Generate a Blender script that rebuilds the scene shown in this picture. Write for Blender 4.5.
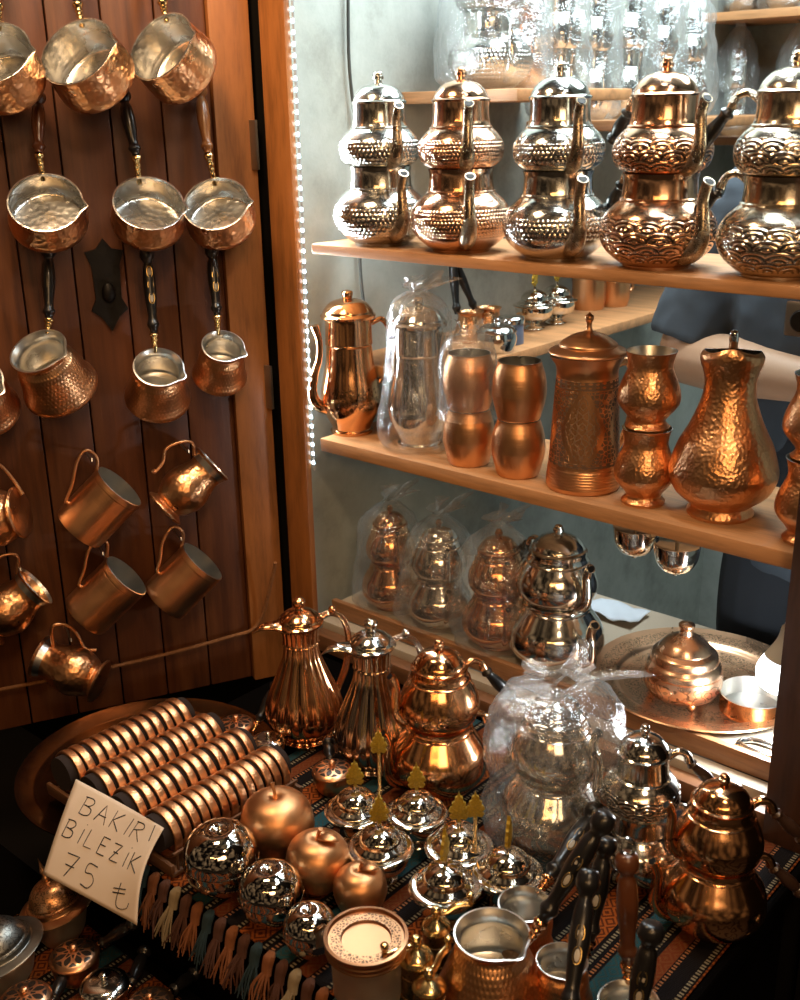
import bpy, bmesh, math, random
from mathutils import Vector, Matrix, noise
random.seed(7)
PI = math.pi
SC = bpy.context.scene
COL = SC.collection
for o in list(bpy.data.objects): bpy.data.objects.remove(o)

# ------------------------------------------------------------------ camera
CAM = Vector((0, 0, 1.55)); PITCH = math.radians(19.5); ROLL = math.radians(1.14); FPX = 1100.0
fw = Vector((0, math.cos(PITCH), -math.sin(PITCH)))
r0 = Vector((1, 0, 0)); u0 = Vector((0, math.sin(PITCH), math.cos(PITCH)))
RT = r0*math.cos(ROLL) - u0*math.sin(ROLL); UP = u0*math.cos(ROLL) + r0*math.sin(ROLL)
cd = bpy.data.cameras.new('camera'); cam = bpy.data.objects.new('camera', cd); COL.objects.link(cam)
cd.sensor_width = 36; cd.lens = FPX/1000*36; cd.clip_start = .02
cam.matrix_world = Matrix((( RT.x, UP.x, -fw.x, CAM.x), (RT.y, UP.y, -fw.y, CAM.y), (RT.z, UP.z, -fw.z, CAM.z), (0, 0, 0, 1)))
cd.dof.use_dof = True; cd.dof.focus_distance = 1.58; cd.dof.aperture_fstop = 8.0
SC.camera = cam

# ------------------------------------------------------------------ places: s runs along the shop window, d into the shop
A0 = Vector((.36570758, 1.35500665, 0)); WA = math.radians(48.3)
uw = Vector((math.sin(WA), -math.cos(WA), 0)); nw = Vector((math.cos(WA), math.sin(WA), 0))
def W(s, d, z): return A0 + uw*s + nw*d + Vector((0, 0, z))
WM = Matrix(((uw.x, nw.x, 0, A0.x), (uw.y, nw.y, 0, A0.y), (0, 0, 1, 0), (0, 0, 0, 1)))   # local (s,d,z) -> world
WR = WM.to_3x3().to_4x4()
DA = math.radians(67); HINGE = Vector((-.2116, 1.8694, 0))
dd = Vector((-math.sin(DA), -math.cos(DA), 0)); dn = Vector((math.cos(DA), -math.sin(DA), 0))
DM = Matrix(((dd.x, dn.x, 0, HINGE.x), (dd.y, dn.y, 0, HINGE.y), (0, 0, 1, 0), (0, 0, 0, 1)))   # local (t along the door, out of it, z)
def ray(x, y): return fw + RT*((x-400)/FPX) - UP*((y-500)/FPX)
def on_z(x, y, z):
    r = ray(x, y); return CAM + r*((z-CAM.z)/r.z)
def on_pl(x, y, p, n):
    r = ray(x, y); return CAM + r*((p-CAM).dot(n)/r.dot(n))
def on_d(x, y, d): return on_pl(x, y, A0 + nw*d, nw)
def on_s(x, y, s): return on_pl(x, y, A0 + uw*s, uw)
def on_door(x, y, off): return on_pl(x, y, HINGE + dn*off, dn)
def sd(p): return (p-A0).dot(uw), (p-A0).dot(nw)
def depth(p): return (p-CAM).dot(fw)
def shelf_at(x, y, d, z):
    p = on_d(x, y, d); p.z = z; return p

# ------------------------------------------------------------------ world, lights, exposure
wd = bpy.data.worlds.new('bazaar'); SC.world = wd; wd.use_nodes = True
nt = wd.node_tree; bg = nt.nodes['Background']
tc = nt.nodes.new('ShaderNodeTexCoord'); nz = nt.nodes.new('ShaderNodeTexNoise'); nz.inputs['Scale'].default_value = 5.5; nz.inputs['Detail'].default_value = 3
cr_ = nt.nodes.new('ShaderNodeValToRGB')
cr_.color_ramp.elements[0].position = .46; cr_.color_ramp.elements[0].color = (.010, .006, .004, 1)
cr_.color_ramp.elements[1].position = .72; cr_.color_ramp.elements[1].color = (.75, .48, .26, 1)
nt.links.new(tc.outputs['Generated'], nz.inputs['Vector']); nt.links.new(nz.outputs['Fac'], cr_.inputs['Fac'])
nt.links.new(cr_.outputs['Color'], bg.inputs['Color']); bg.inputs['Strength'].default_value = .36

def light(name, kind, loc, energy, col, to=None, size=None, size_y=None, rad=None, spot=None):
    L = bpy.data.lights.new(name, kind); o = bpy.data.objects.new(name, L); COL.objects.link(o)
    L.energy = energy; L.color = col; o.location = loc
    if kind == 'AREA':
        L.size = size
        if size_y: L.shape = 'RECTANGLE'; L.size_y = size_y
    if rad is not None: L.shadow_soft_size = rad
    if spot: L.spot_size, L.spot_blend = spot
    if to is not None: o.rotation_euler = (Vector(to)-Vector(loc)).to_track_quat('-Z', 'Y').to_euler()
    return o
WARM = (1, .62, .32); COOL = (.82, .95, 1.0); WHITE = (1, .95, .86)
light('door_lamp', 'AREA', (-.42, 1.25, 2.22), 11, (1, .70, .42), to=(-.50, 1.78, 1.60), size=.30)
light('lane_lamp', 'AREA', (.35, .05, 2.5), 8, (1, .68, .40), to=(.1, 1.3, .7), size=.22)
light('lane_neon', 'AREA', (-.2, -1.3, 2.35), 9, (1, .50, .16), to=(0, 1.2, .7), size=2.2, size_y=.04)
light('front_fill', 'AREA', (.30, -.9, 1.95), 6.0, (1, .66, .36), to=(-.05, 1.4, .95), size=.9, size_y=.45)  # unseen warm light, added in front for highlights on the mugs and goods
for i in range(8):
    light('pendant_bulb', 'POINT', (.42+.17*(i % 2)+.02*(i//2), .62+.15*(i//2), 2.5+.05*(i % 2)), 1.1, COOL if i % 3 else WHITE, rad=.03)
light('shop_ceiling_light', 'AREA', W(-.15, .75, 2.35), 30, (.80, .95, 1.0), to=W(-.35, .6, 1.0), size=.8)
light('shop_window_light', 'AREA', W(-.25, .20, 2.28), 22, (.86, .96, 1.0), to=W(-.30, .16, 1.0), size=1.0, size_y=.24)
light('led_strip_light', 'AREA', W(-.676, .012, 1.45), 5.5, COOL, to=W(.2, .28, 1.35), size=.012, size_y=.80)
light('bulb_light', 'POINT', W(.128, .072, .770), 4.0, (.92, .97, 1), rad=.03)

SC.view_settings.view_transform = 'Standard'; SC.view_settings.look = 'None'
SC.view_settings.exposure = 0.12; SC.view_settings.gamma = 1; SC.view_settings.use_curve_mapping = False
SC.cycles.use_denoising = True
SC.cycles.max_bounces = 8; SC.cycles.transparent_max_bounces = 16
SC.cycles.caustics_reflective = False; SC.cycles.caustics_refractive = False
SC.cycles.sample_clamp_indirect = 4.0

# ------------------------------------------------------------------ node helpers
class NT:
    def __init__(s, name):
        s.m = bpy.data.materials.new(name); s.m.use_nodes = True; s.t = s.m.node_tree
        s.b = s.t.nodes['Principled BSDF']; s.out = s.t.nodes['Material Output']
    def n(s, kind, **kw):
        q = s.t.nodes.new('ShaderNode'+kind)
        for k, v in kw.items(): setattr(q, k, v)
        return q
    def put(s, sock, v):
        if hasattr(v, 'is_linked') or isinstance(v, bpy.types.NodeSocket): s.t.links.new(v, sock)
        else: sock.default_value = v
    def M(s, op, *a):
        q = s.n('Math', operation=op)
        for i, v in enumerate(a): s.put(q.inputs[i], v)
        return q.outputs[0]
    def co(s, which='Object'): return s.n('TexCoord').outputs[which]
    def uv(s):
        q = s.n('SeparateXYZ'); s.t.links.new(s.co('UV'), q.inputs[0]); return q.outputs[0], q.outputs[1]
    def mapped(s, v, scale):
        q = s.n('Mapping'); s.t.links.new(v, q.inputs[0]); q.inputs['Scale'].default_value = scale; return q.outputs[0]
    def noise(s, v, scale, detail=3, rough=.5):
        q = s.n('TexNoise'); s.t.links.new(v, q.inputs['Vector']); q.inputs['Scale'].default_value = scale
        q.inputs['Detail'].default_value = detail; q.inputs['Roughness'].default_value = rough; return q.outputs['Fac']
    def voro(s, v, scale, feature='F1', rand=1.0, out='Distance'):
        q = s.n('TexVoronoi', feature=feature); s.t.links.new(v, q.inputs['Vector']); q.inputs['Scale'].default_value = scale
        q.inputs['Randomness'].default_value = rand; return q.outputs[out]
    def ramp(s, v, stops, const=False):
        q = s.n('ValToRGB'); r = q.color_ramp
        if const: r.interpolation = 'CONSTANT'
        while len(r.elements) < len(stops): r.elements.new(.5)
        for e, (p, c) in zip(r.elements, stops): e.position = p; e.color = (*c, 1) if len(c) == 3 else c
        s.put(q.inputs[0], v); return q.outputs[0]
    def mix(s, f, a, b):
        q = s.n('Mix', data_type='RGBA'); s.put(q.inputs[0], f)
        for k, v in ((6, a), (7, b)): s.put(q.inputs[k], (*v, 1) if isinstance(v, tuple) and len(v) == 3 else v)
        return q.outputs[2]
    def mixf(s, f, a, b): return s.M('ADD', s.M('MULTIPLY', f, b), s.M('MULTIPLY', s.M('SUBTRACT', 1.0, f), a))
    def band(s, v, lo, hi): return s.M('MULTIPLY', s.M('GREATER_THAN', v, lo), s.M('LESS_THAN', v, hi))
    def bump(s, h, strength=.4, dist=.002):
        q = s.n('Bump'); q.inputs['Strength'].default_value = strength; q.inputs['Distance'].default_value = dist
        s.put(q.inputs['Height'], h); s.t.links.new(q.outputs[0], s.b.inputs['Normal']); return q
    def base(s, c): s.put(s.b.inputs['Base Color'], (*c, 1) if isinstance(c, tuple) and len(c) == 3 else c)
    def set(s, **kw):
        for k, v in kw.items(): s.put(s.b.inputs[k], v)

def metal(name, col, rough, hammer=0, hscale=95, fine=0, dark=None, scales=None, dots=None, etch=None, flute=0, brushed=0, tarn=.35):
    q = NT(name); P = q.co('Object'); u, v = q.uv()
    t = q.noise(P, 22, 4)
    dk = tuple(c*.55 for c in col)
    c = q.mix(q.M('MULTIPLY', q.ramp(t, [(.35, (1, 1, 1)), (.62, (0, 0, 0))]), tarn), col, dk)
    q.set(Metallic=1.0)
    q.set(Roughness=q.mixf(t, rough*.7, rough*1.45))
    h = None
    def add(x):
        nonlocal h
        h = x if h is None else q.M('ADD', h, x)
    if hammer:
        f = q.voro(P, hscale, 'SMOOTH_F1', .85); add(q.M('MULTIPLY', q.M('POWER', f, 1.4), hammer))
    if fine: add(q.M('MULTIPLY', q.noise(P, fine, 2), .5))
    if scales:
        for (lo, hi, nn, hh) in scales:
            V = q.M('DIVIDE', q.M('SUBTRACT', v, lo), hh); row = q.M('FLOOR', V)
            U = q.M('ADD', q.M('MULTIPLY', u, float(nn)), q.M('MULTIPLY', q.M('MODULO', row, 2.0), .5))
            fx = q.M('SUBTRACT', q.M('FRACT', U), .5); fy = q.M('MULTIPLY', q.M('FRACT', V), .85)
            rr = q.M('SQRT', q.M('ADD', q.M('MULTIPLY', fx, fx), q.M('MULTIPLY', fy, fy)))
            w = q.M('SINE', q.M('MULTIPLY', rr, 21.0))
            m_ = q.band(v, lo, hi)
            add(q.M('MULTIPLY', q.M('MULTIPLY', w, .38), m_))
            c = q.mix(q.M('MULTIPLY', q.M('MULTIPLY', m_, q.M('LESS_THAN', w, -.35)), .8), c, tuple(x*.20 for x in col))
    if dots:
        for (lo, hi, nn, hh, *ds) in dots:
            ds = ds[0] if ds else 1.0
            V = q.M('DIVIDE', q.M('SUBTRACT', v, lo), hh); row = q.M('FLOOR', V)
            U = q.M('ADD', q.M('MULTIPLY', u, float(nn)), q.M('MULTIPLY', q.M('MODULO', row, 2.0), .5))
            fx = q.M('SUBTRACT', q.M('FRACT', U), .5); fy = q.M('SUBTRACT', q.M('FRACT', V), .5)
            rr = q.M('SQRT', q.M('ADD', q.M('MULTIPLY', fx, fx), q.M('MULTIPLY', fy, fy)))
            m_ = q.band(v, lo, hi); b_ = q.M('MAXIMUM', q.M('SUBTRACT', .42, rr), 0.0)
            add(q.M('MULTIPLY', q.M('MULTIPLY', b_, 2.2*ds), m_))
            c = q.mix(q.M('MULTIPLY', q.M('MULTIPLY', m_, q.M('GREATER_THAN', rr, .46)), .55*ds), c, tuple(x*.35 for x in col))
    if etch:
        for (lo, hi, sc_) in etch:
            e = q.M('FRACT', q.M('MULTIPLY', q.noise(P, sc_*.55, 2, .4), 7.0)); m_ = q.band(v, lo, hi)
            l_ = q.M('MULTIPLY', q.M('LESS_THAN', e, .30), m_)
            add(q.M('MULTIPLY', l_, -.5)); c = q.mix(q.M('MULTIPLY', l_, .75), c, tuple(x*.22 for x in col))
    if flute: add(q.M('MULTIPLY', q.M('ABSOLUTE', q.M('SINE', q.M('MULTIPLY', u, PI*flute))), 1.2))
    if brushed:
        g = q.noise(q.mapped(q.co('UV'), (1.5, brushed, 1)), 1.0, 2); add(q.M('MULTIPLY', g, .25))
    q.base(c)
    if h is not None: q.bump(h, .7, .0020)
    if dark: pass
    return q.m

CU = (.80, .42, .205); CU_LIT = (.88, .56, .37); AG = (.80, .79, .74); TIN = (.74, .73, .69); BR = (.80, .58, .27)  # window pots' paler copper has the cool shop light put into its colour
M = {}
M['pan_copper'] = metal('hammered pan copper', CU, .27, hammer=1.0, hscale=150)
M['cezve_copper'] = metal('stippled cezve copper', CU, .30, dots=[(-1, 1, 52, .0068, .32)], tarn=.4)
M['mug_copper'] = metal('satin mug copper', CU, .33, brushed=400, tarn=.3)
M['mug_hammered'] = metal('hammered mug copper', CU, .28, hammer=.7, hscale=150)
M['tin'] = metal('tinned lining', TIN, .24, hammer=.5, hscale=110, tarn=.45)
M['tin_smooth'] = metal('smooth tin', TIN, .28, fine=30)
M['barrel_copper'] = metal('satin barrel copper', CU, .34, brushed=300, tarn=.2)
M['pitcher_copper'] = metal('hammered pitcher copper', CU, .30, hammer=.75, hscale=215)
M['goblet_copper'] = metal('dimpled goblet copper', CU, .30, hammer=.65, hscale=240)
M['tea_silver_dot'] = metal('dotted silver', AG, .16, dots=[(.014, .060, 62, .0062), (.116, .150, 56, .0056)])
M['tea_copper_dot'] = metal('dotted copper', CU_LIT, .17, dots=[(.022, .060, 80, .0048), (.120, .150, 72, .0046)])
M['tea_silver_lace'] = metal('laced silver', AG, .15, dots=[(.028, .056, 66, .0058), (.122, .146, 60, .0052)], etch=[(.056, .066, 260), (.146, .156, 260)])
M['tea_copper_scale'] = metal('scaled copper', CU_LIT, .17, scales=[(.010, .062, 15, .0130), (.116, .154, 14, .0125)])
M['tea_silver_scale'] = metal('scaled silver', (.82, .72, .58), .17, scales=[(.010, .062, 15, .0130), (.116, .154, 14, .0125)])
M['tea_copper'] = metal('etched teapot copper', CU, .15, etch=[(.03, .062, 120), (.124, .150, 120)])
M['tea_silver'] = metal('etched teapot silver', AG, .14, scales=[(.124, .150, 12, .013)], etch=[(.03, .06, 150)])
M['tea_plain_copper'] = metal('plain teapot copper', CU, .14, fine=20)
M['tea_plain_silver'] = metal('plain teapot silver', AG, .12, fine=20)
M['ewer_copper'] = metal('fluted ewer copper', CU, .16, flute=16)
M['ewer_silver'] = metal('fluted ewer dark silver', (.55, .42, .32), .14, flute=16)
M['jug_copper'] = metal('polished jug copper', CU, .15, etch=[(.045, .085, 130)])
M['apple_copper'] = metal('rubbed apple copper', (.80, .40, .18), .38, fine=26, tarn=.7)
M['ball_silver'] = metal('mirror ball', (.72, .68, .62), .05, fine=60, tarn=.5)
M['bowl_silver'] = metal('mirror bowl', (.78, .74, .66), .09, tarn=.3)
M['tray_copper'] = metal('engraved tray copper', (.82, .50, .30), .27, etch=[(.30, .42, 240), (.52, .70, 170), (.80, .93, 200)])
M['bangle_copper'] = metal('bangle copper', (.84, .43, .21), .33, fine=300, tarn=.3)
M['dome_copper'] = metal('engraved dome copper', CU, .30, etch=[(.01, .09, 190)])
M['dome_silver'] = metal('engraved dome silver', (.26, .26, .24), .36, etch=[(.01, .09, 190)])
M['lid_copper'] = metal('pierced lid copper', CU, .28)
M['shaded_tray'] = metal('shaded tray copper', (.12, .065, .033), .2, fine=30)  # copper darkened: shade beside the rack is put into the tray colour
M['chrome'] = metal('chrome', (.75, .75, .74), .12)
M['steel'] = metal('worn steel', (.42, .38, .32), .35)
M['brass'] = metal('brass', BR, .2)
M['mill_body'] = metal('engraved mill brass', (.30, .18, .085), .34, etch=[(-1, 1, 230)])
M['spout_brass'] = metal('antique engraved spout', (.52, .42, .30), .26, etch=[(-1, 1, 300)])
M['dark_iron'] = metal('black iron', (.03, .028, .026), .5, fine=80)
M['jar_tin'] = metal('dull white tin', (.62, .52, .42), .5)

def plain(name, col, rough=.5, metallic=0, nscale=30, vary=.25, bump=.0, bscale=60, coat=0):
    q = NT(name); P = q.co('Object'); t = q.noise(P, nscale, 4)
    q.base(q.mix(q.M('MULTIPLY', t, vary*2), col, tuple(c*(1-vary) for c in col)))
    q.set(Roughness=rough, Metallic=metallic)
    if coat: q.set(**{'Coat Weight': coat, 'Coat Roughness': .12})
    if bump: q.bump(q.noise(P, bscale, 5), bump, .002)
    return q.m
M['black_lacquer'] = plain('black lacquered wood', (.010, .009, .009), .28, coat=.25)
M['brown_lacquer'] = plain('brown lacquered wood', (.16, .05, .018), .28, nscale=50, vary=.5, coat=.5)
M['light_lacquer'] = plain('light brown lacquered wood', (.34, .125, .035), .28, nscale=50, vary=.4, coat=.4)
M['dark_handle'] = plain('dark brown handle wood', (.05, .022, .012), .35, nscale=60, vary=.4, coat=.3)
M['pearl'] = plain('mother of pearl', (.50, .43, .33), .3, nscale=160, vary=.4)
M['gold_wire'] = metal('gold inlay wire', (.75, .52, .2), .3)
M['white_plastic'] = plain('white plastic', (.75, .77, .76), .4)
M['grey_tape'] = plain('grey tape', (.32, .33, .33), .7)
M['cable'] = plain('grey cable', (.06, .065, .06), .5)
M['rope'] = plain('brown rope', (.42, .16, .045), .8, nscale=220, vary=.6, bump=.6, bscale=300)
M['ink'] = plain('black ink', (.012, .012, .014), .6)
M['dark_paint'] = plain('dark painted wall', (.006, .005, .004), .9)
M['gold_leaf'] = plain('glittery yellow gold', (.72, .45, .03), .45, metallic=.35, nscale=400, vary=.6, bump=1.0, bscale=500)
M['skin'] = plain('skin', (.42, .25, .15), .5, nscale=40, vary=.12)
M['shirt'] = plain('slate blue cotton', (.046, .060, .076), .9, nscale=14, vary=.3, bump=.5, bscale=24)
M['trousers'] = plain('black trousers', (.012, .016, .022), .9, nscale=14, vary=.3)
M['hair'] = plain('dark hair', (.015, .011, .009), .6, bump=.8, bscale=160)
M['velvet'] = plain('dark brown velvet roll', (.020, .010, .007), .95)
M['rag'] = plain('pale blue paper', (.62, .68, .74), .7)
M['floor'] = plain('dark stone floor', (.05, .042, .036), .7, nscale=6, vary=.4)
M['white_ledge_shaded'] = plain('shaded cream ledge', (.46, .38, .28), .5, nscale=14, vary=.2)  # darkened cream: shade under the middle shelf is put into the colour
M['grey_can'] = plain('blue grey tin can', (.12, .15, .22), .4)

def wood(name, col, rough, grain=(1, 1, 1), scale=6, dark=.45, coat=0):
    q = NT(name); P = q.mapped(q.co('Object'), grain)
    a = q.noise(P, scale, 6, .62); b = q.noise(P, scale*6, 3)
    f = q.M('ADD', q.M('MULTIPLY', a, .75), q.M('MULTIPLY', b, .25))
    q.base(q.ramp(f, [(.33, tuple(c*dark for c in col)), (.52, col), (.72, tuple(min(1, c*1.25) for c in col))]))
    q.set(Roughness=rough); q.bump(f, .25, .002)
    if coat: q.set(**{'Coat Weight': coat, 'Coat Roughness': .2})
    return q.m
M['shelf_wood'] = wood('pine shelf', (.50, .24, .10), .45, (1, 9, 9), 5, .62)
M['lip_wood_shaded'] = wood('shaded pine lip', (.33, .155, .065), .5, (1, 9, 9), 5, .6)  # shelf pine darkened: shade on the low lip is put into the colour
M['jamb_wood'] = wood('oiled jamb wood', (.33, .115, .028), .42, (8, 8, 1), 5, .55, .15)
M['post_wood'] = wood('dark post wood', (.060, .024, .011), .45, (8, 8, 1), 5, .5)
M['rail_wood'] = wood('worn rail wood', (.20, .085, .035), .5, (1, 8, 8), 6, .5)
M['rack_wood'] = wood('rack wood', (.13, .055, .022), .6, (1, 6, 6), 9, .5)
M['table_wood_shaded'] = plain('black wood in shade', (.0025, .002, .0018), .9)  # blackened further: the door's shade on the table is put into the colour
M['table_wood_shaded'].node_tree.nodes['Principled BSDF'].inputs['Specular IOR Level'].default_value = .02
M['dark_paint'].node_tree.nodes['Principled BSDF'].inputs['Specular IOR Level'].default_value = .05

def planks():
    q = NT('red brown planks'); u, v = q.uv()
    U = q.M('DIVIDE', u, .0742); fr = q.M('FRACT', U); idx = q.M('FLOOR', U)
    P = q.mapped(q.co('UV'), (14, 1.2, 1)); cb = q.n('CombineXYZ'); q.put(cb.inputs[2], q.M('MULTIPLY', idx, 3.7))
    ad = q.n('VectorMath', operation='ADD'); q.t.links.new(P, ad.inputs[0]); q.t.links.new(cb.outputs[0], ad.inputs[1])
    a = q.noise(ad.outputs[0], 4, 6, .62); big = q.noise(q.co('UV'), 5, 3)
    wn = q.n('TexWhiteNoise', noise_dimensions='1D'); q.put(wn.inputs['W'], idx)
    col = q.ramp(a, [(.3, (.055, .016, .005)), (.5, (.118, .036, .010)), (.72, (.18, .062, .018))])
    col = q.mix(q.M('MULTIPLY', wn.outputs['Value'], .45), col, (.10, .026, .007))
    col = q.mix(q.ramp(big, [(.5, (0, 0, 0)), (.75, (.6, .6, .6))]), col, (.07, .022, .008))
    q.base(col); q.set(Roughness=.5)
    q.bump(a, .3, .002); return q.m
M['planks'] = planks()

def plaster():
    q = NT('grey plaster'); P = q.co('Object'); a = q.noise(P, 3.2, 6, .6); b = q.noise(P, 14, 6, .7)
    f = q.M('ADD', q.M('MULTIPLY', a, .6), q.M('MULTIPLY', b, .4))
    q.base(q.ramp(f, [(.3, (.19, .20, .17)), (.5, (.38, .40, .355)), (.7, (.50, .52, .47))]))
    q.set(Roughness=.85); q.bump(b, .35, .004); return q.m
M['plaster'] = plaster()

def runner_mat():
    q = NT('striped kilim runner'); u, v = q.uv()
    f = q.M('FRACT', q.M('DIVIDE', q.M('ADD', u, 4.0), .150))
    BK = (.010, .008, .008); OR = (.30, .075, .016); TE = (.018, .062, .075); RD = (.14, .032, .012)
    c = q.ramp(f, [(0, BK), (.10, BK), (.16, OR), (.40, BK), (.50, BK), (.56, TE), (.72, BK), (.82, RD), (.94, BK)], True)
    def loz(fr, pu, pv):
        a = q.M('ABSOLUTE', q.M('SUBTRACT', q.M('FRACT', q.M('DIVIDE', u, pu)), .5)); b = q.M('ABSOLUTE', q.M('SUBTRACT', q.M('FRACT', q.M('DIVIDE', v, pv)), .5))
        return q.M('FRACT', q.M('MULTIPLY', q.M('ADD', a, b), fr))
    z = q.M('GREATER_THAN', loz(3.0, .0225, .0225), .55)
    c = q.mix(q.M('MULTIPLY', q.band(f, .16, .40), q.M('MULTIPLY', z, .85)), c, (.055, .014, .008))
    c = q.mix(q.M('MULTIPLY', q.band(f, .56, .72), q.M('MULTIPLY', z, .5)), c, (.05, .05, .035))
    c = q.mix(q.M('MULTIPLY', q.band(f, .82, .94), q.M('MULTIPLY', z, .6)), c, (.16, .06, .02))
    CRM = (.24, .19, .12)
    dash = q.M('LESS_THAN', q.M('FRACT', q.M('DIVIDE', v, .0105)), .66)
    dia = q.M('GREATER_THAN', q.M('ABSOLUTE', q.M('SUBTRACT', q.M('FRACT', q.M('DIVIDE', v, .0105)), .33)), .10)
    for lo, hi, cc in ((.110, .145, CRM), (.435, .470, CRM), (.505, .54, (.30, .11, .04)), (.745, .780, CRM), (.95, .98, (.30, .12, .05))):
        c = q.mix(q.M('MULTIPLY', q.band(f, lo, hi), q.M('MULTIPLY', dash, dia)), c, cc)
    q.base(c); q.set(Roughness=.95); q.set(**{'Specular IOR Level': .05})
    wv = q.M('SINE', q.M('MULTIPLY', v, 2400.0)); wu = q.M('SINE', q.M('MULTIPLY', u, 2400.0))
    q.bump(q.M('ADD', wv, wu), .25, .001); return q.m
M['runner'] = runner_mat()
for k_, c_ in (('orange', (.24, .075, .020)), ('brown', (.085, .028, .012)), ('teal', (.016, .035, .04)), ('cream', (.30, .22, .12))):
    M['yarn_'+k_] = plain('yarn '+k_, c_, .95, nscale=200, vary=.4)

def paper_mat():
    q = NT('cream paper'); P = q.co('Object'); a = q.noise(P, 9, 4); b = q.noise(P, 40, 4)
    q.base(q.ramp(a, [(.3, (.60, .45, .32)), (.6, (.72, .57, .43))])); q.set(Roughness=.75); q.bump(b, .15, .002); return q.m
M['paper'] = paper_mat()

def film(name, amount, tint=(.95, .98, 1), rough=.12):
    q = NT(name); t = q.t; P = q.co('Object')
    tr = q.n('BsdfTransparent'); gl = q.n('BsdfGlossy'); gl.inputs['Roughness'].default_value = rough; gl.inputs['Color'].default_value = (*tint, 1)
    df = q.n('BsdfDiffuse'); df.inputs['Color'].default_value = (*tint, 1)
    n1 = q.noise(P, 26, 5, .65); n2 = q.noise(q.mapped(P, (1, 1, .25)), 70, 3)
    bp = q.n('Bump'); bp.inputs['Strength'].default_value = .9; bp.inputs['Distance'].default_value = .012
    q.put(bp.inputs['Height'], q.M('ADD', n1, q.M('MULTIPLY', n2, .4)))
    t.links.new(bp.outputs[0], gl.inputs['Normal']); t.links.new(bp.outputs[0], df.inputs['Normal'])
    lw = q.n('LayerWeight'); lw.inputs['Blend'].default_value = .35; t.links.new(bp.outputs[0], lw.inputs['Normal'])
    ms = q.n('MixShader'); ms.inputs[0].default_value = .22; t.links.new(gl.outputs[0], ms.inputs[1]); t.links.new(df.outputs[0], ms.inputs[2])
    m2 = q.n('MixShader'); q.put(m2.inputs[0], q.M('MULTIPLY', q.M('ADD', q.M('MULTIPLY', lw.outputs['Facing'], .6), .16), amount))
    t.links.new(tr.outputs[0], m2.inputs[1]); t.links.new(ms.outputs[0], m2.inputs[2]); t.links.new(m2.outputs[0], q.out.inputs['Surface'])
    return q.m
M['bag'] = film('clear plastic film', .75)
M['bag_dense'] = film('crinkled plastic film', 1.0)
q = NT('clear window glass'); tr = q.n('BsdfTransparent'); tr.inputs[0].default_value = (1, 1, 1, 1); q.t.links.new(tr.outputs[0], q.out.inputs['Surface']); M['glass'] = q.m
def emit(name, col, st):
    q = NT(name); q.base(col); q.set(**{'Emission Color': (*col, 1), 'Emission Strength': st}); return q.m
M['diode'] = emit('lit diode', (.66, .88, 1), 13)
M['bulb_glow'] = emit('lit bulb dome', (.93, .98, 1), 5)

# ------------------------------------------------------------------ mesh helpers
def spl(P, n=5):
    """Catmull-Rom through tuples; a trailing 's' marks a sharp corner"""
    runs, cur = [], []
    for p in P:
        c = Vector([x for x in p if x != 's']); cur.append(c)
        if p[-1] == 's' and len(cur) > 1: runs.append(cur); cur = [c]
    if len(cur) > 1: runs.append(cur)
    out = [runs[0][0]]
    for r in runs:
        for i in range(len(r)-1):
            a = r[i-1] if i else r[0]*2-r[1]; b, c = r[i], r[i+1]; d = r[i+2] if i+2 < len(r) else c*2-b
            k = n if len(r) > 2 else 1
            for j in range(1, k+1):
                t = j/k; out.append(.5*((2*b)+(c-a)*t+(2*a-5*b+4*c-d)*t*t+(3*b-a-3*c+d)*t**3))
    return out
def frame(o, z, x=None):
    z = z.normalized(); x = x or Vector((1, 0, 0)); x = x - z*x.dot(z)
    if x.length < 1e-5: x = z.orthogonal()
    x.normalize(); y = z.cross(x)
    return Matrix(((x.x, y.x, z.x, o.x), (x.y, y.y, z.y, o.y), (x.z, y.z, z.z, o.z), (0, 0, 0, 1)))

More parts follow.
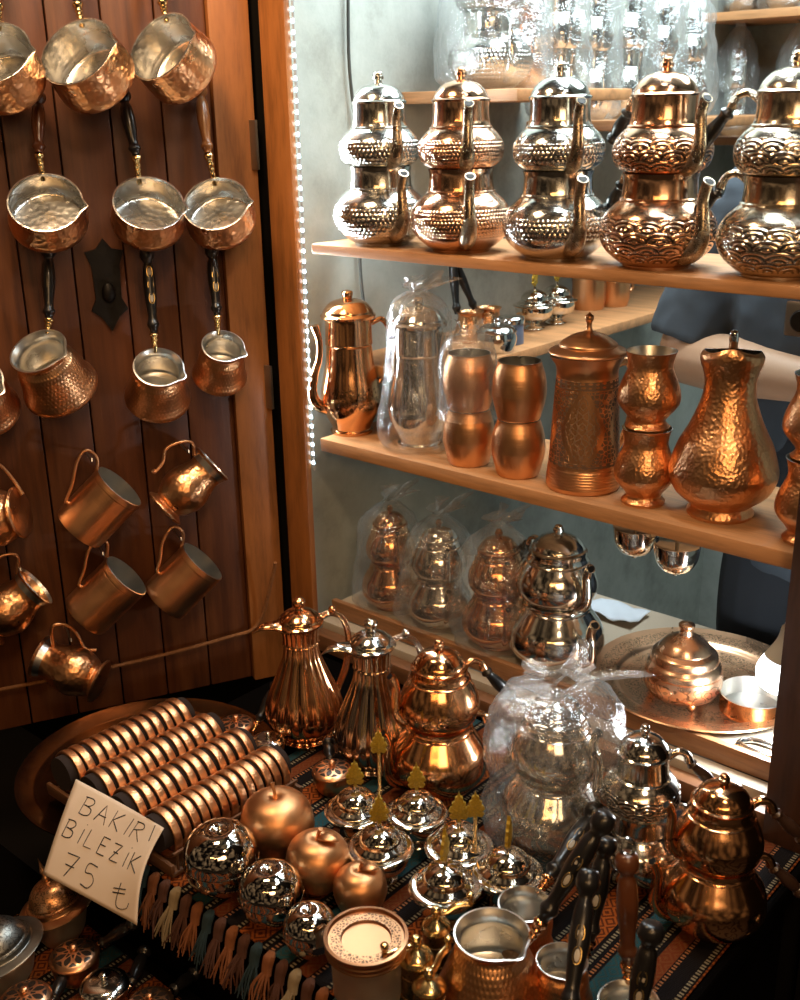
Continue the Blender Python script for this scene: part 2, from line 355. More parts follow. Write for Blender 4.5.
class G:
    def __init__(s): s.v, s.f, s.uv, s.mi = [], [], [], []
    def face(s, idx, uv=None, mi=0): s.f.append(idx); s.uv.append(uv or [(0, 0)]*len(idx)); s.mi.append(mi)
    def lathe(s, prof, seg=40, mat=None, deform=None, mi=0, arc=None, smooth=5, vs=1.0):
        P = spl(prof, smooth) if smooth else [Vector(p[:2]) for p in prof]
        rows = []
        for p in P:
            r, z = max(p[0], 0), p[1]
            if r < 1e-6:
                c = Vector((0, 0, z)); s.v.append(mat @ c if mat else c); rows.append([len(s.v)-1]); continue
            row = []
            for i in range(seg):
                a = 2*PI*i/seg; rr, zz = (r, z) if deform is None else deform(a, r, z)
                c = Vector((rr*math.cos(a), rr*math.sin(a), zz)); s.v.append(mat @ c if mat else c); row.append(len(s.v)-1)
            rows.append(row)
        for k in range(len(rows)-1):
            A, B = rows[k], rows[k+1]; va, vb = P[k][1]*vs, P[k+1][1]*vs
            for i in range(seg):
                j = (i+1) % seg; ua, ub = i/seg, (i+1)/seg
                if len(A) > 1 and len(B) > 1: s.face((A[i], A[j], B[j], B[i]), [(ua, va), (ub, va), (ub, vb), (ua, vb)], mi)
                elif len(A) > 1: s.face((A[i], A[j], B[0]), [(ua, va), (ub, va), (ua, vb)], mi)
                elif len(B) > 1: s.face((A[0], B[j], B[i]), [(ua, va), (ub, vb), (ua, vb)], mi)
        return s
    def rod(s, a, b, prof, seg=14, mi=0, smooth=3):
        L = (b-a).length; return s.lathe([(p[0], p[1]*L, *p[2:]) for p in prof], seg, frame(a, b-a), None, mi, smooth=smooth)
    def tube(s, pts, rad, seg=10, n=6, closed=False, flat=1.0, mi=0, hint=None):
        pts = [Vector(p) for p in pts]
        if n > 1:
            m = len(pts); rr = rad if isinstance(rad, (list, tuple)) else [rad]*m
            q = [(*p, r_) for p, r_ in zip(pts, rr)]
            if closed:
                q2 = spl([q[-1]]+q+[q[0], q[1]], n); q2 = q2[n:-n-1]
            else: q2 = spl(q, n)
            pts = [Vector(p[:3]) for p in q2]; rad = [p[3] for p in q2]
        else: rad = rad if isinstance(rad, (list, tuple)) else [rad]*len(pts)
        N = len(pts); rows = []; X = None
        for i, p in enumerate(pts):
            t = (pts[(i+1) % N]-pts[i-1]) if closed else (pts[min(i+1, N-1)]-pts[max(i-1, 0)])
            t.normalize()
            if X is None: X = (hint or t.orthogonal())
            X = X - t*X.dot(t)
            if X.length < 1e-6: X = t.orthogonal()
            X.normalize(); Y = t.cross(X); row = []
            for k in range(seg):
                a = 2*PI*k/seg; s.v.append(p + X*(rad[i]*math.cos(a)) + Y*(rad[i]*flat*math.sin(a))); row.append(len(s.v)-1)
            rows.append(row)
        for i in range(N if closed else N-1):
            A, B = rows[i], rows[(i+1) % N]
            for k in range(seg):
                j = (k+1) % seg; s.face((A[k], A[j], B[j], B[k]), [(k/seg, i*.01), ((k+1)/seg, i*.01), ((k+1)/seg, i*.01+.01), (k/seg, i*.01+.01)], mi)
        if not closed: s.face(tuple(reversed(rows[0])), None, mi); s.face(tuple(rows[-1]), None, mi)
        return s
    def box(s, lo, hi, mat=None, bev=0, mi=0, uvf=None):
        bm = bmesh.new(); bmesh.ops.create_cube(bm, size=1)
        for v in bm.verts:
            v.co = Vector([lo[i]+(hi[i]-lo[i])*(v.co[i]+.5) for i in range(3)])
        if bev: bmesh.ops.bevel(bm, geom=bm.edges[:], offset=bev, segments=2, affect='EDGES', profile=.6)
        b = len(s.v); bm.verts.index_update(); cs = [v.co.copy() for v in bm.verts]
        s.v += [mat @ c if mat else c for c in cs]
        for f in bm.faces: s.face(tuple(b+v.index for v in f.verts), [uvf(v.co) if uvf else (v.co.x, v.co.y) for v in f.verts], mi)
        bm.free(); return s
    def sphere(s, c, r, seg=24, mi=0, sq=(1, 1, 1), rows=14):
        m = Matrix.Translation(Vector(c)) @ Matrix.Diagonal((*sq, 1))
        return s.lathe([(r*math.sin(PI*i/rows), -r*math.cos(PI*i/rows)) for i in range(rows+1)], seg, m, None, mi, smooth=0)
    def grid(s, fn, nu, nv, mi=0, uvf=None, two=False):
        b = len(s.v)
        for j in range(nv+1):
            for i in range(nu+1): s.v.append(Vector(fn(i/nu, j/nv)))
        for j in range(nv):
            for i in range(nu):
                q_ = [(i, j), (i+1, j), (i+1, j+1), (i, j+1)]
                s.face(tuple(b+y*(nu+1)+x for x, y in q_), [(uvf or (lambda a, c: (a, c)))(x/nu, y/nv) for x, y in q_], mi)
        return s
    def build(s, name, mats, parent=None, sharp=38, mw=None):
        me = bpy.data.meshes.new(name); me.from_pydata([tuple(v) for v in s.v], [], s.f); 
        ul = me.uv_layers.new(name='uv').data; k = 0
        for u in s.uv:
            for c in u: ul[k].uv = c; k += 1
        for m in (mats if isinstance(mats, (list, tuple)) else [mats]): me.materials.append(M[m] if isinstance(m, str) else m)
        me.polygons.foreach_set('material_index', s.mi); me.polygons.foreach_set('use_smooth', [True]*len(s.f))
        bm = bmesh.new(); bm.from_mesh(me); bmesh.ops.recalc_face_normals(bm, faces=bm.faces); bm.to_mesh(me); bm.free()
        me.set_sharp_from_angle(angle=math.radians(sharp)); me.update()
        o = bpy.data.objects.new(name, me); COL.objects.link(o)
        if parent: o.parent = parent
        if mw is not None: o.matrix_world = mw
        return o
def tag(o, label=None, cat=None, group=None, kind=None):
    for k, v in (('label', label), ('category', cat), ('group', group), ('kind', kind)):
        if v: o[k] = v
    return o
def thing(name, label, cat, mw, group=None):
    o = bpy.data.objects.new(name, None); COL.objects.link(o); o.empty_display_size = .02
    o.matrix_world = mw if isinstance(mw, Matrix) else Matrix.Translation(mw); return tag(o, label, cat, group)
def struct(o): o['kind'] = 'structure'; return o
def rotz(p, a): return Matrix.Translation(p) @ Matrix.Rotation(a, 4, 'Z')
def yaw(v): return math.atan2(v.y, v.x)
def thick(o, t, off=0):
    md = o.modifiers.new('solid', 'SOLIDIFY'); md.thickness = t; md.offset = off; return o

# ================================================================== THE SETTING
def wbox(name, lo, hi, mat, parent=None, bev=0, st=False):
    o = G().box(lo, hi, WM if parent is None else None, bev).build(name, mat, parent)
    return struct(o) if st else o
struct(G().box((-3, -3, -.05), (4, 5, 0)).build('floor', 'floor'))
wbox('wall_left', (-.76, -.003, 0), (-.72, 1.66, 2.6), 'plaster', st=True)
wbox('wall_back', (-.76, 1.62, 0), (1.4, 1.70, 2.6), 'plaster', st=True)
wbox('wall_right', (1.36, .03, 0), (1.42, 1.66, 2.6), 'plaster', st=True)
wbox('ceiling', (-.76, .03, 2.6), (1.42, 1.70, 2.66), 'plaster', st=True)
wbox('wall_front', (.235, -.03, 0), (1.42, .03, 2.66), 'dark_paint', st=True)
wbox('wall_front_left', (-3.2, .0, 0), (-.762, .05, 2.66), 'dark_paint', st=True)
wbox('wall_front_low', (-.765, -.01, 0), (.24, .03, .63), 'dark_paint', st=True)
wbox('wall_front_high', (-.765, -.03, 1.765), (.24, .03, 2.66), 'dark_paint', st=True)
wbox('trim_1', (-.747, -.016, .50), (-.690, -.003, 2.05), 'jamb_wood', bev=.003, st=True)
wbox('trim_2', (-.770, .004, .50), (-.722, .03, 2.05), 'post_wood', st=True)
# the window: bottom rail, right post, pane
w1 = struct(thing('window_1', None, None, WM.copy()))
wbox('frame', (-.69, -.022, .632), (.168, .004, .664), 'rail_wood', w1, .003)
wbox('post', (.168, -.035, .60), (.238, .03, 1.96), 'post_wood', w1, .004)
wbox('ledge', (-.69, .004, .650), (.168, .030, .678), 'white_ledge_shaded', w1, .002)
wbox('pane', (-.69, -.006, .664), (.168, -.002, 1.95), 'glass', w1)
# the old shutter door the pans hang on
d1 = struct(thing('door_1', None, None, DM.copy()))
g = G()
for k in range(17):
    t0 = .075+.08*k; g.box((t0+.0012, -.032, .548), (t0+.0788, -.010, 2.02), None, .0025, uvf=lambda c: (c.x-.075, c.z))
for o_ in g.uv: pass
g.build('planks', 'planks', d1)
G().box((.010, -.034, .545), (.0755, .004, 2.02), None, .004).build('stile', 'jamb_wood', d1)
for hx, hy in ((253, 145), (268, 387)):
    c_ = on_d(hx, hy, -.018); s_, d_ = sd(c_); K_ = DM.inverted() @ WM; h = G()
    h.box((s_-.011, -.0205, c_.z-.038), (s_+.011, -.0158, c_.z+.038), K_, .001)
    h.rod(K_ @ Vector((s_-.010, -.0205, c_.z-.040)), K_ @ Vector((s_-.010, -.0205, c_.z+.040)), [(0, 0), (.0042, 0, 's'), (.0042, 1, 's'), (0, 1)], 10)
    h.build('hinge', 'steel', d1)
kp = DM.inverted() @ on_door(108, 285, .0)
pl_ = [(0, .072), (.012, .056), (.030, .052), (.022, .030), (.020, -.022), (.029, -.040), (.014, -.052), (0, -.074)]
out = [(x, z) for x, z in pl_] + [(-x, z) for x, z in reversed(pl_[1:-1])]
g = G(); n_ = len(out)
for dy in (-.010, -.004): g.v += [Vector((kp.x+x, dy, kp.z+z)) for x, z in out]
g.face(tuple(range(n_))); g.face(tuple(range(n_, 2*n_)))
for i in range(n_): g.face((i, (i+1) % n_, n_+(i+1) % n_, n_+i))
lp = g.build('lock_plate', 'dark_iron', d1)
G().sphere((kp.x, .000, kp.z-.012), .011, 16, sq=(1, .7, 1.5)).build('knob', 'dark_iron', lp)

# shelves in the window
def board(name, label, lo, hi, mat='shelf_wood'):
    o = G().box(lo, hi, None, .0035).build(name, mat); o.matrix_world = WM; return tag(o, label, 'shelf')
ZT, ZM, ZI = 1.351, 1.026, .700
board('display_shelf', 'top pine window shelf carrying the row of stacked teapots', (-.672, .002, 1.335), (.166, .225, ZT))
board('display_shelf', 'middle pine window shelf carrying jugs, tumblers and goblets', (-.672, .002, 1.003), (.166, .235, ZM))
board('display_shelf', 'low window shelf under the big round copper tray', (-.690, .0425, ZI-.022), (.166, .375, ZI), 'white_ledge_shaded')
o = G().box((-.690, .030, .678), (.166, .042, .7095), None, .003).build('shelf_lip', 'lip_wood_shaded'); o.matrix_world = WM
tag(o, 'wooden lip along the front of the low window shelf', 'shelf edge')
# shelves along the inner wall and back wall
board('wall_shelf', 'high shelf on the grey plaster wall under bagged teapots', (-.72, .28, 1.560), (-.47, .64, 1.580))
board('wall_shelf', 'second high wall shelf further in, under silver bagged teapots', (-.72, .66, 1.505), (-.47, 1.40, 1.525))
board('wall_shelf', 'long white topped wall shelf with sugar bowls behind the pitcher', (-.72, .10, 1.120), (-.50, 1.15, 1.140))
board('wall_shelf', 'shelf on the back wall holding two bagged pots', (-.72, 1.38, 1.455), (.60, 1.618, 1.474))
board('wall_shelf', 'uppermost shelf on the back wall under the ceiling', (-.72, 1.38, 1.735), (.60, 1.618, 1.755))

# LED strip
p0, p1 = W(-.6865, -.010, .97), W(-.6865, -.010, 1.80)
led = thing('led_strip', 'strip of lit white dots running up the door frame edge', 'led strip', WM.copy())
G().box((-.690, .0000, .965), (-.6855, .0015, 1.90)).build('tape', 'grey_tape', led)
dg_ = G().box((-.0026, -.0022, -.0026), (.0026, 0, .0026), None, .0008); first = None
for k in range(56):
    if first is None: o = first = dg_.build('diode', 'diode', led)
    else: o = first.copy(); COL.objects.link(o); o.parent = led
    o.location = (-.6872, .0000, .980+.0163*k)
# loose cable on the plaster wall
cp = [on_s(348, -20, -.712), on_s(349, 60, -.712), on_s(354, 112, -.712), on_s(362, 180, -.712), on_s(360, 262, -.712), on_s(367, 330, -.712)]
tag(G().tube(cp, .0028, 8).build('wall_cable', 'cable'), 'thin dark cable hanging down the grey plaster wall', 'cable')
# rope strung across the door
rp = [on_door(-25, 694, .012), on_door(60, 678, .014), on_door(150, 658, .012), on_door(225, 638, .010), on_door(258, 624, .012), W(-.745, -.058, .775), W(-.735, -.060, .80)]
tag(G().tube(rp, .0032, 8).build('rope', 'rope'), 'thin brown rope strung across the lower door to the frame', 'rope')

# ================================================================== TEAPOTS
def grip_parts(parent, a, b, mat, r=.0095, ring=False):
    """a turned handle from a (metal end) to b (free end)"""
    pr = [(0, 0), (.55*r, .0, 's'), (.6*r, .04), (.95*r, .10), (.70*r, .16), (.72*r, .25), (1.0*r, .5), (.88*r, .72), (.62*r, .80), (1.05*r, .86), (1.12*r, .92), (.85*r, .985), (0, 1)]
    return G().rod(a, b, pr, 14).build('grip', mat, parent)
def teapot(label, p, ang, body, grip='black_lacquer', sx=1, sz=1, group=None, hl=1.0, drop=.055, lowgrip=True, plainm=None, squat=False, tuck=False, spm=None):
    tk = .86 if tuck else 1
    e = thing('double_teapot', label, 'teapot', rotz(p, ang), group)
    S = lambda P: [(r*sx, z*sz, *q_) for r, z, *q_ in P]
    LO = [(0, 0), (.042, 0, 's'), (.0435, .004, 's'), (.052, .009), (.067, .022), (.0745, .038), (.0742, .050), (.068, .064), (.0575, .0745), (.0505, .0800), (.0500, .0812, 's'), (.0510, .0822, 's'), (.0485, .0838, 's'), (.0475, .090), (.0468, .104), (.0485, .112, 's'), (.036, .1135, 's'), (0, .1135)]
    UPP = [(0, .1115), (.040, .1115, 's'), (.049, .114), (.0585, .122), (.0625, .135), (.0605, .147), (.053, .1575), (.0455, .1640), (.0450, .1650, 's'), (.0460, .1660, 's'), (.0430, .1676, 's'), (.0412, .174), (.0402, .188), (.0408, .199, 's'), (0, .199)]
    if squat:
        LO = [(0, 0), (.042, 0, 's'), (.043, .004, 's'), (.042, .007), (.060, .016), (.0730, .034), (.0745, .050), (.0705, .068), (.060, .085), (.0515, .098, 's'), (.053, .100, 's'), (.0505, .102), (.0490, .107), (.0500, .112, 's'), (.036, .1135, 's'), (0, .1135)]
        UPP = [(0, .1115), (.040, .1115, 's'), (.047, .1135), (.057, .122), (.0618, .136), (.0610, .150), (.055, .166), (.0470, .1800, 's'), (.0485, .182, 's'), (.0455, .184), (.0435, .191), (.0440, .199, 's'), (0, .199)]
    lo = G().lathe(S(LO), 56, vs=1/sz).build('lower_pot', body, e)
    up = G().lathe(S(UPP), 56, vs=1/sz).build('upper_pot', body, e)
    lid = G().lathe(S([(0, .1985), (.0415, .1985, 's'), (.0428, .2010, 's'), (.0395, .203), (.0385, .206), (.035, .212), (.026, .2205), (.012, .2255), (.0058, .2265, 's'), (.0055, .230, 's'), (.0082, .2315, 's'), (.0082, .2355, 's'), (.0062, .2365, 's'), (.0062, .2395), (.004, .2415), (0, .242)]), 40, vs=1/sz).build('lid', plainm or body, e)
    V = lambda P: [Vector((x*sx*(tk if x > 0 else 1), y*sx, z*sz)) for x, y, z in P]
    def spout(par, pts, rr):
        g = G().tube(V(pts), [r*sx for r in rr], 14, 6); t = V(pts); ax = (t[-1]-t[-2]).normalized(); fr_ = frame(t[-1]+ax*.0003, ax)
        g.lathe([(0, 0), (rr[-1]*sx*.80, 0)], 14, fr_, None, 1, smooth=0)  # dark disc stands in for shade inside the spout mouth
        return g.build('spout', [spm or body, 'dark_iron'], par)
    spout(lo, [(.054, 0, .018), (.072, 0, .025), (.0835, 0, .040), (.0850, 0, .062), (.0830, 0, .084), (.0885, 0, .101), (.092, 0, .106)], [.012, .012, .0105, .0085, .0072, .0070, .0078])
    spout(up, [(.044, 0, .118), (.060, 0, .124), (.069, 0, .138), (.070, 0, .158), (.069, 0, .178), (.074, 0, .192), (.078, 0, .196)], [.0105, .0105, .009, .0075, .0066, .0064, .0072])
    for par, z, x in ((up, .190, -.0405), (lo, .103, -.0465)):
        if par is lo and not lowgrip: continue
        L = V([(x+.004, 0, z), (x-.012, 0, z+.010), (x-.026, 0, z+.006), (x-.032, 0, z-.006)])
        hb = G().tube(L, [.0055, .0048, .0048, .006], 10).build('handle_bracket', plainm or body, par)
        if tuck: continue
        a = L[-1]; b = a + Vector((-.048*hl*sx, 0, -drop*hl*sz)); grip_parts(hb, a, b, grip, .0098*sx)
    return e
def face_cam(p): return yaw(CAM - p)
D2R = math.radians
def tp(x, y, d, z, off, label, body, **k):
    p = shelf_at(x, y, d, z); k.setdefault('sz', 1.055); k.setdefault('spm', 'spout_brass'); return teapot(label, p, face_cam(p)+D2R(off), body, **k)
GT = 'stacked teapots on the top shelf'
tp(382, 240, .058, ZT, 22, 'silver dotted stacked teapot at the LED strip end of the top shelf', 'tea_silver_dot', group=GT)
tp(461, 247, .058, ZT, 8, 'plain-necked copper stacked teapot between two silver ones on the top shelf', 'tea_copper_dot', group=GT)
tp(556, 255, .058, ZT, 20, 'silver stacked teapot with lace bands, between two copper ones on the top shelf', 'tea_silver_lace', group=GT)
tp(656, 262, .060, ZT, 38, 'copper stacked teapot with fish-scale pattern, fourth on the top shelf', 'tea_copper_scale', group=GT, sx=1.01, hl=.7)
tp(778, 272, .062, ZT, 72, 'silvery fish-scale stacked teapot with long black grips, at the post end of the top shelf', 'tea_silver_scale', group=GT, sx=1.02, hl=1.0)

# plastic bags
def bag(label, p, prof, knot_z, mat='bag', seg=44, amp=.006, flare=(.03, .05), lean=(0, 0), group=None, seed=0, cat='plastic bag'):
    """clear film drawn round something: body profile up to the gathered neck, then a ruffled tuft"""
    e = thing('plastic_bag', label, cat, Matrix.Translation(p), group); sv = Vector((seed*3.1, seed*1.7, seed))
    def df(a, r, z):
        n = noise.fractal(Vector((math.cos(a)*2.2, math.sin(a)*2.2, z*22))+sv, 1.0, 2.0, 4); w = math.sin(a*9+seed)*.35+math.sin(a*5+2*seed)*.4
        return max(r + amp*(n*1.3+w*.5)*min(1, r/.03), .003), z + amp*.4*n
    o = G().lathe(prof, seg, None, df, smooth=5).build('film', mat, e, sharp=80)
    rN = prof[-1][0]
    def tuft(a, r, z):
        w = math.sin(a*4+seed)*.25+math.sin(a*7+1.3*seed)*.22; k = (z-knot_z)/flare[1]
        return r*(1+w*k*1.6), z + k*.010*math.sin(a*3+seed) 
    m = Matrix.Identity(4); m[0][2] = lean[0]; m[1][2] = lean[1]; m[0][3] = -lean[0]*knot_z; m[1][3] = -lean[1]*knot_z
    G().lathe([(rN, knot_z), (rN*.8, knot_z+.004), (flare[0]*.6, knot_z+flare[1]*.45), (flare[0], knot_z+flare[1])], 36, m, tuft).build('tuft', 'bag_dense', e, sharp=80)
    return e
def bag_pot(x, y, s, z, label, blabel, body, sc=.8, wide=0, d=None, scz=None, off=40, seed=1, mat='bag', fl=(.03, .04), lean=(0, 0), group=None, bgroup=None, at=None):
    p = at if at is not None else shelf_at(x, y, d, z); scz = scz or sc
    teapot(label, p, face_cam(p)+D2R(off), body, sx=sc*.9, sz=scz, group=group, squat=True, tuck=True)
    k = scz
    bag(blabel, p, [(.055*sc, .001), (.084*sc, .014*k), (.092*sc, .05*k), (.080*sc, .10*k), ((.078+.012*wide)*sc, .14*k), ((.068+.018*wide)*sc, .19*k), ((.046+.026*wide)*sc, .226*k), ((.016+.008*wide)*sc, (.252-.004*wide)*k)], (.252-.004*wide)*k, mat, seed=seed, flare=fl, lean=lean, group=bgroup)

# ------------------------------------------------------------------ middle shelf
def vessel(name, label, cat, m, prof, mat, seg=48, deform=None, lining=None, lin_mat='tin', group=None, body='body'):
    e = thing(name, label, cat, m, group)
    G().lathe(prof, seg, None, deform).build(body, mat, e)
    if lining: G().lathe(lining, seg, None, deform).build('lining', lin_mat, e)
    return e
# lidded jug beside the LED strip
def jug(p, ang, mat, label, wrapped=False):
    kx = .72 if wrapped else 1
    e = thing('lidded_jug', label, 'jug', rotz(p, ang))
    b = G().lathe([(0, 0), (.036, 0, 's'), (.037, .005, 's'), (.033, .010), (.047, .038), (.052, .062), (.049, .085), (.042, .120), (.0385, .152, 's'), (.0405, .155, 's'), (.040, .160), (.0395, .195), (.041, .199, 's'), (0, .199)], 48).build('body', mat, e)
    l = G().lathe([(0, .1985), (.0455, .1985, 's'), (.047, .203, 's'), (.043, .207), (.041, .212), (.030, .224), (.013, .230), (.0075, .231, 's'), (.009, .235), (.009, .242), (0, .245)], 40).build('lid', mat, e)
    G().tube([(.044*kx, 0, .045), (.060*kx, 0, .055), (.068*kx, 0, .075), (.064*kx, 0, .105), (.054*kx, 0, .135), (.053*kx, 0, .165), (.060*kx, 0, .190)], [.010, .010, .008, .0065, .0055, .0055, .007], 12).build('spout', mat, e)
    if not wrapped: G().tube([(-.040, 0, .185), (-.062, 0, .190), (-.078, 0, .160), (-.074, 0, .110), (-.050, 0, .080)], [.004, .005, .005, .005, .004], 10).build('handle', mat, e)
    return e
p = shelf_at(352, 432, .066, ZM); jug(p, face_cam(p)+D2R(-70), 'jug_copper', 'polished copper lidded jug beside the LED strip on the middle shelf')
p = shelf_at(420, 444, .078, ZM); jug(p, face_cam(p)+D2R(60), 'tea_plain_silver', 'silver lidded jug wrapped in clear plastic on the middle shelf', True)
bag('clear bag over the silver jug on the middle shelf, folded over on top', p, [(.050, .001), (.066, .012), (.068, .05), (.060, .10), (.055, .14), (.051, .20), (.044, .235), (.016, .252)], .252, seed=4, flare=(.034, .018), lean=(.8, 0))
BR_O = [(0, 0), (.031, 0, 's'), (.033, .004), (.0395, .03), (.0405, .045), (.0385, .065), (.033, .083), (.0325, .087, 's')]
BR_I = [(.0325, .087), (.031, .0872, 's'), (.0375, .06), (.038, .04), (.030, .006, 's'), (0, .006)]
def stackable(name, label, cat, p, group, po, pi, mat, lin='tin_smooth', m=None):
    return vessel(name, label, cat, m or Matrix.Translation(p), po, mat, 48, None, pi, lin, group)
for (x, y, nm, sd_) in ((469, 456, 'wrapped', 1), (518, 468, 'bare', 0)):
    p = shelf_at(x, y, .052, ZM)
    where = 'beside the bagged jug' if sd_ else 'next to the engraved pitcher'
    stackable('barrel_tumbler', f'satin copper barrel tumbler, lower of the stack {where}', 'tumbler', p, 'barrel tumblers on the middle shelf', BR_O, BR_I, 'barrel_copper')
    stackable('barrel_tumbler', f'satin copper barrel tumbler, upper of the stack {where}', 'tumbler', p+Vector((0, 0, .0875)), 'barrel tumblers on the middle shelf', BR_O, BR_I, 'barrel_copper')
    if sd_: bag('loose clear film over the upper barrel tumbler beside the bagged jug', p+Vector((0, 0, .075)), [(.049, .0), (.047, .03), (.046, .06), (.043, .10), (.032, .122), (.018, .128)], .128, seed=6, flare=(.026, .012), amp=.004)
# engraved lidded pitcher
def etched():
    q = NT('dark engraved pitcher copper'); P = q.co('Object'); u, v = q.uv()
    du = q.M('ABSOLUTE', q.M('SUBTRACT', q.M('FRACT', q.M('MULTIPLY', u, 4.0)), .5))      # four medallions
    zz = q.M('DIVIDE', q.M('SUBTRACT', v, .094), .058)
    body = q.M('ADD', q.M('MULTIPLY', du, 2.5), q.M('POWER', q.M('ABSOLUTE', zz), 1.5))
    ins = q.M('LESS_THAN', body, 1.0); ring = q.band(body, .86, 1.10); ring2 = q.band(body, .66, .76)
    e1 = q.M('ABSOLUTE', q.M('ADD', q.M('SINE', q.M('ADD', q.M('MULTIPLY', du, 46.0), q.M('MULTIPLY', q.M('SINE', q.M('MULTIPLY', v, 230.0)), 2.0))), q.M('SINE', q.M('MULTIPLY', v, 420.0))))
    e2 = q.voro(P, 150, 'DISTANCE_TO_EDGE', .8)
    mid = q.band(v, .048, .150)
    bg_ = q.M('GREATER_THAN', e2, .10); ins_l = q.M('LESS_THAN', e1, .52)
    dk = q.mixf(ins, bg_, q.M('MULTIPLY', ins_l, .85)); dk = q.M('MULTIPLY', dk, q.M('SUBTRACT', 1.0, q.M('MAXIMUM', ring, ring2)))
    bands = q.M('MAXIMUM', q.band(v, .040, .047), q.band(v, .152, .164)); scr = q.M('LESS_THAN', q.voro(q.mapped(q.co('UV'), (26, 180, 1)), 1.0, 'F1', .25), .33)
    dk = q.M('MAXIMUM', q.M('MULTIPLY', dk, mid), q.M('MULTIPLY', bands, q.M('SUBTRACT', 1.0, scr)))
    q.base(q.mix(q.M('MULTIPLY', dk, .9), CU, (.045, .022, .012))); q.set(Metallic=q.mixf(dk, 1.0, .2), Roughness=q.mixf(dk, .30, .55))
    rings = q.M('MULTIPLY', q.M('SINE', q.M('MULTIPLY', v, 1500.0)), q.band(v, .006, .036))
    q.bump(q.M('ADD', q.M('MULTIPLY', dk, -.5), q.M('MULTIPLY', rings, .3)), .5, .0014); return q.m
M['etched'] = etched()
p = shelf_at(583, 487, .066, ZM)
e = thing('lidded_pitcher', 'tall copper pitcher with dark engraved medallions and a flat knobbed lid', 'pitcher', rotz(p, face_cam(p)+D2R(-50)))
def lipd(a, r, z):
    w = math.exp(-(min(abs(a), 2*PI-abs(a))/.28)**2)*max(0, (z-.165)/.03); return r+.010*w, z+.002*w
G().lathe([(0, 0), (.052, 0, 's'), (.054, .004), (.0545, .012), (.053, .03), (.0515, .040), (.048, .10), (.0445, .155), (.0435, .170), (.046, .182), (.0535, .196, 's')], 64, None, lipd).build('body', 'etched', e)
G().lathe([(.0535, .196), (.052, .1965, 's'), (.044, .180), (.042, .165), (.050, .02, 's'), (0, .02)], 64, None, lipd).build('lining', 'tin', e)
ld = G().lathe([(0, .1965), (.053, .1965, 's'), (.056, .199, 's'), (.054, .2015), (.044, .206), (.041, .2075, 's'), (.039, .212), (.024, .222), (.009, .227), (.0045, .231), (.004, .240), (.0062, .244), (.006, .249), (.002, .2525), (0, .2555)], 48).build('lid', 'barrel_copper', e)
G().tube([(-.044, 0, .170), (-.075, 0, .175), (-.090, 0, .14), (-.082, 0, .08), (-.052, 0, .035)], [.005, .0065, .0065, .006, .005], 10).build('handle', 'barrel_copper', e)
# goblets
GO_O = [(0, 0), (.0295, 0, 's'), (.0305, .004, 's'), (.025, .010), (.026, .016), (.040, .034), (.0425, .046), (.039, .062), (.0315, .080), (.030, .090), (.0325, .103), (.0345, .108, 's')]
GO_I = [(.0345, .108), (.033, .1083, 's'), (.029, .09), (.030, .080), (.038, .060), (.041, .046), (.036, .03), (.0, .02)]
for (x, y, where) in ((643, 500, 'between the engraved pitcher and the broad pitcher'), (806, 540, 'beside the post, past the broad pitcher')):
    p = shelf_at(x, y, .056, ZM)
    for k, nm in ((0, 'lower'), (1, 'upper')):
        stackable('goblet', f'dimpled copper goblet, {nm} of the stack {where}', 'goblet', p+Vector((0, 0, .107*k)), 'copper goblets on the middle shelf', GO_O, GO_I, 'goblet_copper')
# broad hammered pitcher seen from the spout side
p = shelf_at(719, 520, .078, ZM)
e = thing('hammered_pitcher', 'broad pear-shaped hammered copper pitcher with trefoil mouth', 'pitcher', rotz(p, face_cam(p)+D2R(0)))
def tref(a, r, z):
    k = max(0, min(1, (z-.165)/.05)); c = abs(((a+PI) % (2*PI))-PI)
    side = math.exp(-((c-PI/2)/.55)**2); front = math.exp(-(c/.5)**2)
    return r*(1+k*(.12*side-.05*front+.03)), z + k*(.004*side + .011*math.exp(-(c/.75)**2))
G().lathe([(0, 0), (.043, 0, 's'), (.0445, .005), (.040, .014), (.043, .018), (.062, .034), (.071, .055), (.0705, .070), (.062, .098), (.047, .128), (.036, .158), (.0315, .180), (.0325, .194), (.0355, .206), (.0350, .214), (.031, .2205, 's')], 64, None, tref).build('body', 'pitcher_copper', e)
G().lathe([(.031, .2205), (.030, .220, 's'), (.032, .212), (.0285, .18), (.042, .125), (.066, .06), (0, .02)], 64, None, tref).build('lining', 'tin', e)
h = G().tube([(-.034, 0, .206), (-.060, 0, .232), (-.088, 0, .205), (-.098, 0, .15), (-.085, 0, .095), (-.060, 0, .085)], [.005, .006, .006, .006, .006, .005], 10).build('handle', 'barrel_copper', e)
G().lathe([(0, .224), (.006, .224, 's'), (.0065, .234), (.005, .240), (0, .242)], 14, Matrix.Translation((-.05, 0, 0))).build('thumb_knob', 'chrome', h)

